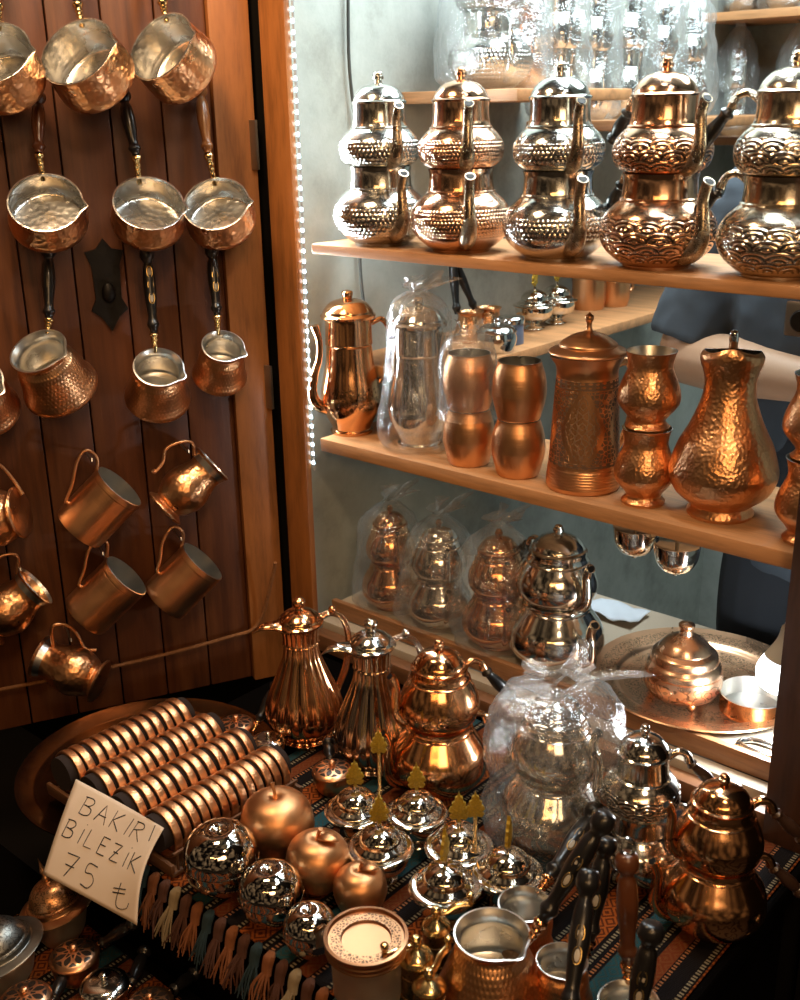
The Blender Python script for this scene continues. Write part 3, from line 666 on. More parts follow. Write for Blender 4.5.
# ------------------------------------------------------------------ low shelf inside the window
GB = 'bagged teapots on the low window shelf'
for (x, y, sc, scz, body, lab, seed) in ((357, 622, .80, .80, 'tea_plain_copper', 'copper stacked teapot in a clear bag by the door frame, low shelf', 11), (406, 640, .86, .80, 'tea_plain_silver', 'silver stacked teapot in a clear bag, second on the low shelf', 12), (468, 660, .90, .85, 'tea_plain_copper', 'copper stacked teapot in a clear bag beside the unwrapped silver one', 13)):
    q_ = on_z(x, y, ZI); s_, d_ = sd(q_); q_ = W(max(s_, -.62), max(d_, .098), ZI)
    bag_pot(0, 0, 0, ZI, lab, lab.replace('stacked teapot in a clear bag', 'pot\'s clear plastic bag').replace('copper pot', 'the copper pot').replace('silver pot', 'the silver pot'), body, sc=sc, scz=scz, seed=seed, at=q_, off=15, group=GB, bgroup='bags over the low shelf teapots', fl=(.026, .020), lean=(.9, .1))
q_ = on_z(549, 664, ZI); s_, d_ = sd(q_); q_ = W(s_, max(d_, .105), ZI)
teapot('unwrapped mirror silver stacked teapot on the low window shelf', q_, face_cam(q_)+D2R(38), 'tea_plain_silver', 'black_lacquer', sx=1.05, sz=.98, lowgrip=False, squat=True, hl=.6)
# big tray
c = on_z(700, 676, ZI+.014); s_, d_ = sd(c); c = W(s_, max(d_, .182), ZI)
tr_ = thing('round_tray', 'big round engraved copper tray lying on the low window shelf', 'tray', rotz(c, 0))
G().lathe([(0, 0), (.125, 0, 's'), (.135, .006), (.160, .012), (.166, .013, 's'), (.1675, .015, 's'), (.166, .0165, 's'), (.158, .0145), (.134, .0085), (.124, .0025, 's'), (0, .0025)], 80).build('dish', 'tray_copper', tr_)
me = tr_.children[0].data
for lp_, uvl in zip(me.loops, me.uv_layers[0].data): uvl.uv = (uvl.uv[0], me.vertices[lp_.vertex_index].co.xy.length/.166)
# lidded bowl on three feet
c2 = on_z(682, 690, ZI+.012); c2.z = ZI+.0026
e = thing('footed_bowl', 'lidded copper bowl with stepped dome on small feet, on the big tray', 'bowl', rotz(c2, 0))
K = [(0, .010), (.050, .010, 's'), (.0575, .022), (.0585, .036), (.057, .045, 's'), (0, .045)]
b = G().lathe(K, 48).build('body', metal('petal bowl copper', CU_LIT, .26, etch=[(.015, .04, 80)]), e)
for k in range(3):
    a = k*2*PI/3+.6; G().sphere((.044*math.cos(a), .044*math.sin(a), .006), .0062, 12).build('foot', 'barrel_copper', e)
l = G().lathe([(0, .045), (.056, .045, 's'), (.0575, .048), (.055, .056), (.050, .062, 's'), (.051, .065), (.048, .074), (.040, .080, 's'), (.039, .083), (.030, .093), (.017, .101), (.011, .104, 's'), (.010, .112), (.012, .116), (.011, .121), (0, .124)], 48).build('lid', 'tea_plain_copper', e)
l.data.materials[0] = metal('satin lit copper', CU_LIT, .24)
c3 = on_z(752, 705, ZI+.010); s_, d_ = sd(c3); c3 = W(min(s_, .09), d_, ZI+.0026)
vessel('shallow_pan', 'shallow copper dish with bright tin inside, on the big tray by the post', 'dish', rotz(c3, 0), [(0, 0), (.046, 0, 's'), (.0475, .003), (.0475, .026), (.049, .029, 's')], 'tea_plain_copper', 48, None, [(.049, .029), (.0475, .030, 's'), (.045, .004, 's'), (0, .004)], 'tin_smooth')
# bulb
bb = thing('light_bulb', 'lit white bulb hanging beside the dark post', 'light bulb', W(.134, .070, .850))
Gd = Matrix.Rotation(D2R(12), 4, 'Y')
nb = G().lathe([(0, .075), (.012, .075, 's'), (.0135, .070), (.0135, .045), (.016, .040, 's'), (.017, .02), (.026, -.005, 's'), (.0, -.005)], 28, Gd).build('base', 'white_plastic', bb)
G().lathe([(.0255, -.004), (.030, -.018), (.030, -.032), (.021, -.048), (0, -.055)], 28, Gd).build('dome', 'bulb_glow', bb)
G().tube([Gd @ Vector((0, 0, .07)), Vector((.016, 0, .10)), Vector((.014, 0, .157))], .003, 8).build('cord', 'cable', bb)
# bright wire loop and paper
q_ = W(.118, .060, ZI+.005)
e = thing('wire_loop', 'shiny bent steel wire loop on the white ledge by the post', 'wire loop', WR.copy()); e.location = q_
for k, s_ in ((0, 1.0), (1, .86)):
    G().tube([(-.030*s_, -.008, .002*k), (-.022*s_, .012*s_, .001), (.01, .017*s_, .003), (.032*s_, .010, .002), (.030*s_, -.008*s_, .004), (.0, -.014*s_, .001)], .0032, 8, 6, True).build('coil', 'chrome', e)
q_ = on_z(632, 640, ZI); s_, d_ = sd(q_)
o = G().grid(lambda a, c: (.10*(a-.5), .07*(c-.5), .004+.010*abs(math.sin(a*5+c*3))*(1-c*.5)), 12, 8).build('folded_paper', 'rag'); o.matrix_world = Matrix.Translation(W(-.265, .315, ZI)) @ WR
thick(o, .0015, 1); tag(o, 'pale blue folded paper behind the silver teapot on the low shelf', 'paper')
# two bowls hanging under the middle shelf
for (x, lab) in ((634, 'small mirror cup hanging under the middle shelf, nearer the silver teapot'), (676, 'small mirror cup hanging under the middle shelf, above the footed bowl')):
    q_ = on_d(x, 562, .12); q_.z = .915 if x < 650 else .905
    e = thing('hanging_cup', lab, 'cup', Matrix.Translation(q_), 'mirror cups under the middle shelf')
    G().lathe([(0, -.006), (.004, -.005), (.004, 0), (.020, .004), (.030, .018), (.033, .034), (.034, .044, 's'), (.030, .045), (.0, .046)], 36).build('bowl', 'bowl_silver', e)
    G().tube([(0, 0, .044), (0, 0, 1.0035-q_.z)], .003, 8, 1).build('hook', 'steel', e)
# cabinet lock on the pane
q_ = on_d(806, 320, -.012)
e = thing('glass_lock', 'worn steel latch clamped on the window glass beside the post', 'lock', WR.copy()); e.location = q_
G().box((-.024, -.004, -.020), (.030, .004, .020), None, .0035).build('plate', 'steel', e)
G().lathe([(0, .0), (.013, 0, 's'), (.013, .006), (.011, .009, 's'), (0, .009)], 24, Matrix.Translation((-.002, -.004, 0)) @ Matrix.Rotation(PI/2, 4, 'X')).build('knob', 'dark_iron', e)

# ------------------------------------------------------------------ things further inside
def bag_inside(s, d, z, h, body, lab, blab, seed, w=1.0):
    p = W(s, d, z); k = h/.26
    teapot(lab, p, face_cam(p)+D2R(30), body, sx=k*w*.74, sz=k*.95, tuck=True)
    bag(blab, p, [(.05*k*w, .001), (.070*k*w, .015*k), (.075*k*w, .05*k), (.068*k*w, .11*k), (.058*k*w, .19*k), (.036*k*w, .24*k), (.014*k, .262*k)], .262*k, seed=seed, flare=(.028*k, .035*k), amp=.007)
def s_of(x, y, s): return sd(on_s(x, y, s))[1]
hi = [(455, 60, -.60, 1.580, .30, 'tea_silver_dot', 'silver', 'first on the high wall shelf beside the cable', 1.15),
      (520, 60, -.60, 1.580, .28, 'tea_copper_dot', 'copper', 'second on the high wall shelf', .72),
      (560, 60, -.58, 1.525, .30, 'tea_plain_silver', 'silver', 'first on the further wall shelf', .70),
      (593, 60, -.60, 1.525, .30, 'tea_plain_silver', 'silver', 'second on the further wall shelf', .70),
      (628, 60, -.60, 1.525, .32, 'tea_plain_silver', 'silver', 'tallest, third on the further wall shelf', .70),
      (660, 60, -.60, 1.525, .29, 'tea_plain_silver', 'silver', 'fourth on the further wall shelf', .70),
      (690, 60, -.60, 1.525, .27, 'tea_plain_silver', 'silver', 'last on the further wall shelf', .75)]
for i, (x, y, s_, z_, h_, b_, cn, wh, w_) in enumerate(hi):
    bag_inside(s_, max(s_of(x, y, s_), .38 if i == 0 else 0), z_, h_, b_, f'bagged {cn} teapot, {wh}', f'clear bag on the {cn} teapot, {wh}', 20+i, w_)
for i, (x, z_, lab) in enumerate(((735, 1.474, 'in the gap between two grips on the top shelf'), (797, 1.474, 'behind the lid of the post-end teapot'), (735, 1.755, 'on the uppermost back shelf, nearer the wall shelf'), (775, 1.755, 'on the uppermost back shelf, nearer the post'))):
    q_ = on_d(x, 100, 1.50); bag_inside(sd(q_)[0], 1.50, z_, .25, 'tea_plain_silver', f'bagged silver pot {lab}', f'clear bag on the silver pot {lab}', 40+i, .85)

# ------------------------------------------------------------------ sugar bowls
TREE = [(0, 0), (.0016, 0), (.0016, .006), (.006, .005), (.0085, .0085), (.0062, .011), (.0092, .014), (.0072, .018), (.0058, .0175), (.0062, .022), (.0038, .0235), (.0032, .028), (.0012, .029), (0, .034)]
def tree_finial(par, z, k=1.0, ang=0.0):
    g = G(); o_ = [(x*k, y*k) for x, y in TREE]; o_ = o_ + [(-x, y) for x, y in reversed(o_[1:-1])]; n = len(o_); R_ = Matrix.Rotation(ang, 3, 'Z')
    for dy in (-.0014*k, .0014*k): g.v += [R_ @ Vector((x, dy, z+y)) for x, y in o_]
    c0 = len(g.v); g.v += [R_ @ Vector((0, -.0030*k, z+.014*k)), R_ @ Vector((0, .0030*k, z+.014*k))]
    for i in range(n):
        j = (i+1) % n; g.face((i, j, n+j, n+i)); g.face((j, i, c0)); g.face((n+i, n+j, c0+1))
    return g.build('finial', 'gold_leaf', par, sharp=25)
def sugar_bowl(label, p, k=1.0, group=None, fa=0.0, tall=1.0):
    e = thing('sugar_bowl', label, 'sugar bowl', rotz(p, 0), group); S = lambda P: [(r*k, z*k, *q_) for r, z, *q_ in P]
    G().lathe(S([(0, 0), (.020, 0, 's'), (.021, .003), (.012, .009), (.016, .014), (.032, .024), (.037, .036), (.037, .0455, 's'), (0, .0455)]), 40).build('bowl', 'bowl_silver', e)
    l = G().lathe(S([(0, .0455), (.0405, .0455, 's'), (.0425, .0475, 's'), (.040, .0495), (.034, .0505, 's'), (.033, .053), (.026, .0575, 's'), (.0265, .060), (.025, .066), (.018, .073), (.008, .077), (.003, .078, 's'), (.0025, .084), (0, .085)]), 40).build('lid', 'bowl_silver', e)
    tree_finial(l, .080*k, k*1.35*tall, fa); return e

# inside: what stands on the white topped wall shelf
ZC = 1.140
for (x, y, k, lab) in ((534, 322, 1.0, 'yellow-topped silver sugar bowl on the long white wall shelf, nearer the window'), (556, 318, 1.0, 'yellow-topped silver sugar bowl on the long white wall shelf, further in')):
    d_ = s_of(x, y, -.60); sugar_bowl(lab, W(-.60, d_, ZC), k, 'sugar bowls on the wall shelf', PI/3)
def on_counter(x, s_): return W(s_, s_of(x, 315, s_), ZC)
p = on_counter(511, -.555); e = thing('tin_can', 'small blue grey tin standing on the white wall shelf', 'tin', rotz(p, 0))
G().lathe([(0, 0), (.024, 0, 's'), (.0245, .004), (.0235, .035), (.025, .038, 's'), (0, .038)], 28).build('body', 'grey_can', e); G().lathe([(0, .038), (.0255, .038, 's'), (.0255, .046), (.022, .05, 's'), (0, .051)], 28).build('lid', 'chrome', e)
for (x, s_, lab) in ((588, -.64, 'copper mug on the white wall shelf behind the pitcher lid'), (612, -.62, 'copper mug at the far end of the white wall shelf')):
    p = on_counter(x, s_); e = thing('copper_mug', lab, 'mug', rotz(p, .6), 'mugs on the wall shelf')
    G().lathe([(0, 0), (.032, 0, 's'), (.036, .02), (.036, .07), (.038, .08, 's'), (.036, .08, 's'), (.034, .01, 's'), (0, .01)], 32).build('body', 'barrel_copper', e)
    G().tube([(.035, 0, .068), (.058, 0, .066), (.058, 0, .03), (.035, 0, .022)], .004, 8).build('handle', 'barrel_copper', e)
for (x, a, lab) in ((470, 25, 'dark-handled coffee pot on the wall shelf behind the bagged jug'), (488, -15, 'dark-handled coffee pot on the wall shelf behind the barrel tumblers')):
    p = on_counter(x, -.63); e = thing('coffee_pot', lab, 'coffee pot', rotz(p, face_cam(p)+D2R(90)), 'coffee pots on the wall shelf')
    G().lathe([(0, 0), (.030, 0, 's'), (.032, .006), (.022, .045), (.026, .055, 's'), (.024, .055, 's'), (.020, .045), (.028, .006, 's'), (0, .006)], 32).build('body', 'pan_copper', e)
    grip_parts(e, Vector((-.024, 0, .05)), Vector((-.06+a*.001, .01*a/10, .17)), 'black_lacquer', .009)
p = on_counter(497, -.535); vessel('glass_jar', 'bright lidded glass dish on the white wall shelf behind the tumblers', 'dish', rotz(p, 0), [(0, 0), (.030, 0, 's'), (.036, .02), (.034, .034, 's'), (.036, .036), (.026, .046), (.008, .050), (.006, .058), (0, .060)], 'chrome', 32)

# ------------------------------------------------------------------ the person behind the window
def person():
    e = thing('person', 'person in a slate blue short-sleeved shirt standing with folded arms behind the window', 'person', Matrix.Translation(W(.035, .53, 0)) @ WR)
    # local: x along the window, y into the shop; the person faces -y
    V = Vector
    def limb(g, pts, rad, seg=14, flat=1): g.tube(pts, rad, seg, 5, flat=flat, hint=V((1, 0, 0)) if flat != 1 else None)
    b = G()
    sh = {-1: V((-.225, .00, 1.385)), 1: V((.225, .00, 1.385))}
    el = {-1: V((-.285, -.050, 1.140)), 1: V((.290, -.03, 1.125))}
    wr = {-1: V((.020, -.165, 1.150)), 1: V((.165, -.110, 1.105))}
    limb(b, [(0, .0, .86), (0, .005, 1.0), (0, .0, 1.15), (0, .0, 1.30), (0, .0, 1.40), (0, .0, 1.46)], [.17, .17, .18, .20, .15, .06], 24, .62)
    for s_ in (-1, 1):
        limb(b, [(.06*s_, 0, 1.36), (.13*s_, 0, 1.385), tuple(sh[s_])], [.085, .075, .062])
        limb(b, [tuple(sh[s_]), tuple(sh[s_].lerp(el[s_], .5)), tuple(el[s_])], [.064, .056, .047])
        limb(b, [tuple(el[s_]), tuple(el[s_].lerp(wr[s_], .35)), tuple(el[s_].lerp(wr[s_], .75)), tuple(wr[s_])], [.048, .049, .037, .029])
        limb(b, [(.085*s_, .0, .90), (.10*s_, -.005, .70), (.105*s_, .0, .47), (.11*s_, .015, .25), (.11*s_, .02, .08)], [.095, .085, .058, .056, .040])
        limb(b, [(.11*s_, .03, .045), (.115*s_, -.05, .035), (.12*s_, -.16, .025)], [.040, .040, .026])
        dirn = (wr[s_]-el[s_]).normalized(); upv = V((0, 0, 1)); nrm = dirn.cross(upv).normalized()
        palm = wr[s_]+dirn*.045
        limb(b, [tuple(wr[s_]), tuple(palm), tuple(palm+dirn*.03)], [.027, .030, .028])
        for k, (off, ln) in enumerate(((.026, .062), (.009, .072), (-.009, .068), (-.026, .054))):
            a0 = palm+dirn*.035+upv*off; cu = nrm*(.012 if s_ < 0 else -.012)
            limb(b, [tuple(a0), tuple(a0+dirn*ln*.45+cu*.3), tuple(a0+dirn*ln*.8+cu*1.2), tuple(a0+dirn*ln*.95+cu*2.6)], [.0092, .0086, .008, .007], 10)
        t0 = wr[s_]+dirn*.02+upv*.022
        limb(b, [tuple(t0), tuple(t0+dirn*.025+upv*.022), tuple(t0+dirn*.055+upv*.030)], [.012, .0105, .008], 10)
    # head with a face
    hc = V((0, -.02, 1.575)); limb(b, [(0, .0, 1.42), (0, -.005, 1.47), (0, -.012, 1.53)], [.060, .055, .058])
    b.sphere(hc+V((0, .012, .035)), .090, 28, sq=(.86, 1.04, 1.0)); b.sphere(hc+V((0, -.018, -.035)), .068, 24, sq=(.92, 1.0, 1.15))
    limb(b, [tuple(hc+V((0, -.082, .020))), tuple(hc+V((0, -.098, -.005))), tuple(hc+V((0, -.106, -.022)))], [.009, .012, .014], 10)
    limb(b, [tuple(hc+V((-.024, -.080, -.060))), tuple(hc+V((0, -.090, -.058))), tuple(hc+V((.024, -.080, -.060)))], [.007, .010, .007], 10)
    b.sphere(hc+V((0, -.072, -.098)), .022, 14)
    for s_ in (-1, 1):
        b.sphere(hc+V((.079*s_, .012, -.003)), .030, 14, sq=(.35, .7, 1.05)); limb(b, [tuple(hc+V((.012*s_, -.086, .030))), tuple(hc+V((.034*s_, -.086, .036))), tuple(hc+V((.055*s_, -.068, .028)))], [.008, .010, .008], 10)
    body = b.build('body', 'skin', e); md = body.modifiers.new('r', 'REMESH'); md.mode = 'VOXEL'; md.voxel_size = .0055; md.use_smooth_shade = True
    ms = body.modifiers.new('s', 'SMOOTH'); ms.iterations = 4; ms.factor = .5
    for s_ in (-1, 1):
        G().sphere(hc+V((.032*s_, -.0765, .008)), .0115, 14).build('eye', 'pearl', e)
    hr = G(); hr.sphere(hc+V((0, .026, .052)), .096, 28, sq=(.90, 1.02, .96)); hr.sphere(hc+V((0, .05, .0)), .080, 24, sq=(.95, .8, 1.1)); hr.build('hair', 'hair', e)
    t = G(); limb(t, [(0, .0, .80), (0, .004, 1.0), (0, .0, 1.15), (0, .0, 1.30), (0, .0, 1.41), (0, .0, 1.445)], [.195, .195, .205, .222, .165, .075], 26, .66)
    for s_ in (-1, 1):
        limb(t, [(.05*s_, 0, 1.35), (.14*s_, 0, 1.385), tuple(sh[s_])], [.095, .085, .078]); m_ = sh[s_].lerp(el[s_], .90)
        limb(t, [tuple(sh[s_]), tuple(sh[s_].lerp(el[s_], .5)), tuple(m_)], [.078, .076, .070])
    so = t.build('shirt', 'shirt', e); md = so.modifiers.new('r', 'REMESH'); md.mode = 'VOXEL'; md.voxel_size = .008; md.use_smooth_shade = True
    ms = so.modifiers.new('s', 'SMOOTH'); ms.iterations = 3
    tx = bpy.data.textures.new('folds', 'CLOUDS'); tx.noise_scale = .11; dm = so.modifiers.new('d', 'DISPLACE'); dm.texture = tx; dm.strength = .022; dm.mid_level = .5
    t = G(); limb(t, [(0, 0, .82), (0, 0, .95), (0, 0, 1.06)], [.185, .190, .185], 22, .68)
    for s_ in (-1, 1): limb(t, [(.075*s_, .0, .92), (.10*s_, -.005, .70), (.105*s_, .0, .47), (.11*s_, .015, .25), (.11*s_, .02, .09)], [.110, .100, .080, .074, .070])
    so = t.build('trousers', 'trousers', e); md = so.modifiers.new('r', 'REMESH'); md.mode = 'VOXEL'; md.voxel_size = .010; md.use_smooth_shade = True
    return e
person()

# ================================================================== PANS, POTS AND MUGS ON THE DOOR
def ray_dir(x, y): return ray(x, y).normalized()
def pose(x, y, off, h, dx, dy):
    """frame of a vessel hung on the door: rim centre seen at x,y and off metres out of the door; base shifted by dx,dy pixels"""
    p = on_door(x, y, off); k = depth(p)/FPX; v = RT*(dx*k) - UP*(dy*k); L = min(v.length, h*.95); v = v.normalized()*L
    N = (v*-1 + ray_dir(x, y)*-math.sqrt(h*h-L*L))/h
    return frame(p - N*h, N, RT), k
def spout_notch(amt, ang, w, zr, hr):
    def f(a, r, z):
        d = (a-ang+PI) % (2*PI)-PI; k = amt*math.exp(-(d/w)**2)*max(0, min(1, (z-(zr-hr))/hr))**2; return r+k, z+k*.15
    return f
def inlay_on(par, a, b, r, n=3, facing=None):
    """mother-of-pearl lozenges with a gold outline set into a handle"""
    ax = (b-a).normalized(); f = facing - ax*facing.dot(ax); f.normalize()
    for i in range(n):
        c = a.lerp(b, .40+.15*i) + f*(r*.80); mt = frame(c, f, ax)
        G().lathe([(0, 0), (1.0, 0), (.9, .0012), (0, .0016)], 18, mt @ Matrix.Diagonal((.0068, .0031, 1.0, 1)), smooth=1).build('pearl_inlay', 'pearl', par)
        pts = [mt @ Vector((.0088*math.cos(q_), .0044*math.sin(q_), .0006)) for q_ in [k*PI/6 for k in range(12)]]
        G().tube(pts, .0006, 5, 1, True).build('gold_edge', 'gold_wire', par)
def pan_handle(e, mw, attach, ferr_px, end_px, offs, mat, r=.0102, ferrule='brass', inlay=0):
    """ferrule from the rim, then the turned grip up the door"""
    inv = mw.inverted(); a = inv @ attach; f1 = inv @ on_door(*ferr_px, offs[0]); b = inv @ on_door(*end_px, offs[1])
    L = (f1-a).length
    fr = G().rod(a, f1, [(0, -.1), (.0035, -.1, 's'), (.0042, .15), (.0048, .3), (.0042, .36), (.0055, .45), (.0046, .52), (.0060, .62), (.0050, .70), (.0072, .82), (.0078, .93), (.0062, 1.0, 's'), (0, 1.0)], 14).build('ferrule', ferrule, e)
    gr = grip_parts(e, f1, b, mat, r)
    if inlay: inlay_on(gr, f1, b, r, inlay, inv.to_3x3() @ dn)
    nail = on_door(end_px[0], end_px[1]-3, 0)
    G().tube([b + (f1-b).normalized()*.004, inv @ (nail + dn*.012), inv @ (nail - dn*.008)], .0016, 6, 3).build('hanger', 'steel', e)
def hung_pan(label, x, y, r, off, h, dx, dy, ferr, end, offs, mat, spout=True, base=1.06, group=None, inlay=0):
    mw, k = pose(x, y, off, h, dx, dy); e = thing('saucepan', label, 'saucepan', mw, group); R_ = r*k
    df = spout_notch(.008, 0, .13, h, .018) if spout else None; rb = R_*base
    G().lathe([(0, 0), (rb*.72, 0), (rb*.93, .004), (rb*1.0, .014), (rb*.985, h*.45), (R_*1.0, h*.9), (R_*1.005, h, 's')], 56, None, df).build('body', mat, e)
    G().lathe([(R_*1.005, h), (R_*1.02, h+.001), (R_*.975, h+.0012, 's'), (R_*.97, h*.9), (rb*.955, h*.45), (rb*.96, .016), (rb*.88, .004), (0, .003)], 56, None, df).build('lining', 'tin', e)
    top = mw @ Vector((0, 0, h)); fp = on_door(*ferr, offs[0]); dirv = (fp-top); loc = mw.inverted().to_3x3() @ dirv; loc.z = 0; loc.normalize()
    pan_handle(e, mw, mw @ (Vector((0, 0, h-.008))+loc*R_*.98), ferr, end, offs, inlay and 'black_lacquer' or label_mat(label), inlay=inlay)
    return e
def label_mat(l): return 'light_lacquer' if 'light brown' in l else 'brown_lacquer' if 'brown' in l else 'black_lacquer'
GP = 'saucepans on the door'
hung_pan('hammered copper saucepan hung highest, cut by the picture edge, over the brown-handled pan', -3, 62, 38, .095, .068, 14, 27, (-2, 3), (-4, -70), (.06, .02), 'pan_copper', group=GP)
hung_pan('big hammered copper saucepan with black handle, middle of the top row on the door', 83, 60, 39.5, .095, .068, 19, 25, (77, 2), (72, -70), (.06, .02), 'pan_copper', group=GP)
hung_pan('hammered copper saucepan tipped sideways, top row next to the door stile', 167, 53, 37.5, .095, .066, 22, 22, (162, 0), (155, -70), (.06, .02), 'pan_copper', group=GP)
hung_pan('shallow copper saucepan with brown handle, second row, nearest the picture edge', 46, 206, 36, .080, .052, 4, 20, (39, 153), (38, 92), (.05, .02), 'pan_copper', group=GP, base=1.10)
hung_pan('shallow copper saucepan with black handle, middle of the second row', 148.5, 206, 34.5, .080, .052, -1, 21, (136, 155), (122, 90), (.05, .02), 'pan_copper', group=GP, base=1.08)
hung_pan('shallow copper saucepan with light brown handle, second row beside the stile', 217, 207, 32.5, .080, .052, 6, 19, (208, 153), (199, 84), (.05, .02), 'pan_copper', group=GP, base=1.10)
def cez_prof(R_, rb, h):
    o = [(0, 0), (rb*.90, 0, 's'), (rb*.98, .004), (rb, h*.13), (rb*.90, h*.32), (R_*1.06, h*.68), (R_*.88, h*.83), (R_*.87, h*.90), (R_, h, 's')]
    i = [(R_, h), (R_*1.03, h+.0008), (R_*.97, h+.0012, 's'), (R_*.84, h*.90), (R_*.85, h*.83), (R_*1.02, h*.68), (rb*.86, h*.32), (rb*.9, .008), (0, .006)]
    return o, i
def hung_cezve(label, x, y, r, rb, off, h, dx, dy, ferr, end, offs, inlay=0, group=None):
    mw, k = pose(x, y, off, h, dx, dy); e = thing('coffee_pot', label, 'coffee pot', mw, group); df = spout_notch(.008, -.35, .22, h, .022)
    o, i = cez_prof(r*k, rb*k, h); G().lathe(o, 56, None, df).build('body', 'cezve_copper', e); G().lathe(i, 56, None, df).build('lining', 'tin_smooth', e)
    top = mw @ Vector((0, 0, h)); fp = on_door(*ferr, offs[0]); loc = mw.inverted().to_3x3() @ (fp-top); loc.z = 0; loc.normalize()
    pan_handle(e, mw, mw @ (Vector((0, 0, h-.004))+loc*r*k*.97), ferr, end, offs, label_mat(label), inlay=inlay); return e
GC = 'coffee pots on the door'
hung_cezve('stippled copper coffee pot tilted sideways on a plain black handle, by the iron lock plate', 42, 357, 28.5, 39, .085, .092, 22, 36, (49, 319), (48, 244), (.05, .02), group=GC)
hung_cezve('copper coffee pot on black handle with pearl lozenges, right of the iron lock plate', 158.6, 369, 24.5, 33.5, .080, .082, -1, 32, (154, 333), (146, 246), (.05, .02), inlay=3, group=GC)
hung_cezve('small copper coffee pot on pearl-inlaid black handle, beside the stile', 223, 348, 21, 28, .075, .076, -4, 31, (217, 315), (211, 244), (.05, .02), inlay=2, group=GC)
hung_cezve('copper coffee pot cut by the picture edge below the plain black handled one', -24, 385, 27, 36, .080, .080, 10, 28, (-20, 350), (-22, 280), (.05, .02), group=GC)

def hung_mug(label, rim, base, r, tilt, hp, off, kind, group=None, hoff=None):
    pm = on_door((rim[0]+base[0])/2, (rim[1]+base[1])/2, off); k = depth(pm)/FPX
    v = RT*((rim[0]-base[0])*k) - UP*((rim[1]-base[1])*k); L = v.length; N = (v.normalized()*math.cos(D2R(tilt)) - ray_dir(*rim)*math.sin(D2R(tilt))).normalized(); h = L/math.cos(D2R(tilt))
    o = pm - N*h*.5; mw = frame(o, N, -ray_dir(*rim)); e = thing('mug', label, 'mug', mw, group); R_ = r*k
    if kind == 'straight':
        P = [(0, 0), (R_*.95, 0, 's'), (R_, .004), (R_, h*.86), (R_*.985, h*.88, 's'), (R_*1.01, h*.90), (R_*1.0, h, 's')]; I = [(R_, h), (R_*.96, h+.0008, 's'), (R_*.95, .006, 's'), (0, .006)]; mt = 'mug_copper'
    else:
        P = [(0, 0), (R_*.86, 0, 's'), (R_*.90, .004), (R_*.66, h*.10), (R_*.80, h*.18), (R_*1.0, h*.38), (R_*.96, h*.55), (R_*.76, h*.78), (R_*.80, h*.92), (R_*.92, h, 's')]; I = [(R_*.92, h), (R_*.89, h+.0008, 's'), (R_*.73, h*.78), (R_*.92, h*.5), (R_*.9, h*.3), (0, h*.16)]; mt = 'mug_hammered'
    G().lathe(P, 56).build('body', mt, e); G().lathe(I, 56).build('lining', 'tin_smooth', e)
    inv = mw.inverted(); pts = [inv @ on_door(x, y, off if hoff is None else hoff) for x, y in hp]
    pts[0].x *= .6; n = len(pts)
    rad = [.0036]+[.0027]*(n-2)+[.0036]
    hd = G().tube(pts, rad, 10, 6).build('handle', 'barrel_copper', e)
    for q_ in (pts[0], pts[-1]): pass
    top = min(hp, key=lambda q_: q_[1]); nl = on_door(top[0], top[1]+1.5, 0)
    G().tube([inv @ (nl - dn*.008), inv @ (nl + dn*(off+.006)), inv @ (nl + dn*(off+.009) + Vector((0, 0, .006)))], .0018, 6, 2).build('hanger', 'steel', e)
    return e
GM = 'mugs on the door'
hung_mug('straight copper mug, upper one of the pair under the tilted coffee pot', (120, 486), (80, 528), 27.5, 7, [(96, 474), (97, 458), (86, 450), (77, 462), (72, 485), (66, 501), (70, 503)], .055, 'straight', GM)
hung_mug('belly-shaped copper mug with curled handle, beside the stile in the upper mug row', (213, 464), (164, 509), 24, -4, [(194, 455), (192, 443), (180, 442), (166, 449), (163, 462), (155, 472), (153, 470)], .055, 'belly', GM)
hung_mug('straight copper mug beside the stile in the lower mug row', (203, 561), (165, 600), 25.5, 7, [(181, 548), (183, 533), (173, 527), (163, 541), (160, 560), (157, 571), (161, 574)], .055, 'straight', GM)
hung_mug('straight copper mug with a bright tin mouth, middle of the lower mug row', (127, 575), (86, 615), 26, 7, [(106, 557), (107, 543), (97, 541), (88, 552), (84, 570), (79, 584), (82, 587)], .055, 'straight', GM)
hung_mug('belly-shaped copper mug at the picture edge in the lower mug row', (35, 586), (-14, 628), 26, -4, [(17, 574), (17, 556), (2, 556), (-10, 568), (-16, 590)], .055, 'belly', GM)
hung_mug('belly-shaped copper mug at the picture edge, its base turned outwards', (-34, 524), (22, 512), 29, -6, [(24, 494), (12, 478), (-2, 464), (-20, 462), (-28, 480)], .055, 'belly', GM)
hung_mug('belly-shaped copper mug tipped over the rope, lowest on the door', (40, 656), (101, 682), 25, -4, [(51, 645), (52, 627), (66, 625), (77, 634), (85, 648), (96, 650)], .055, 'belly', GM)

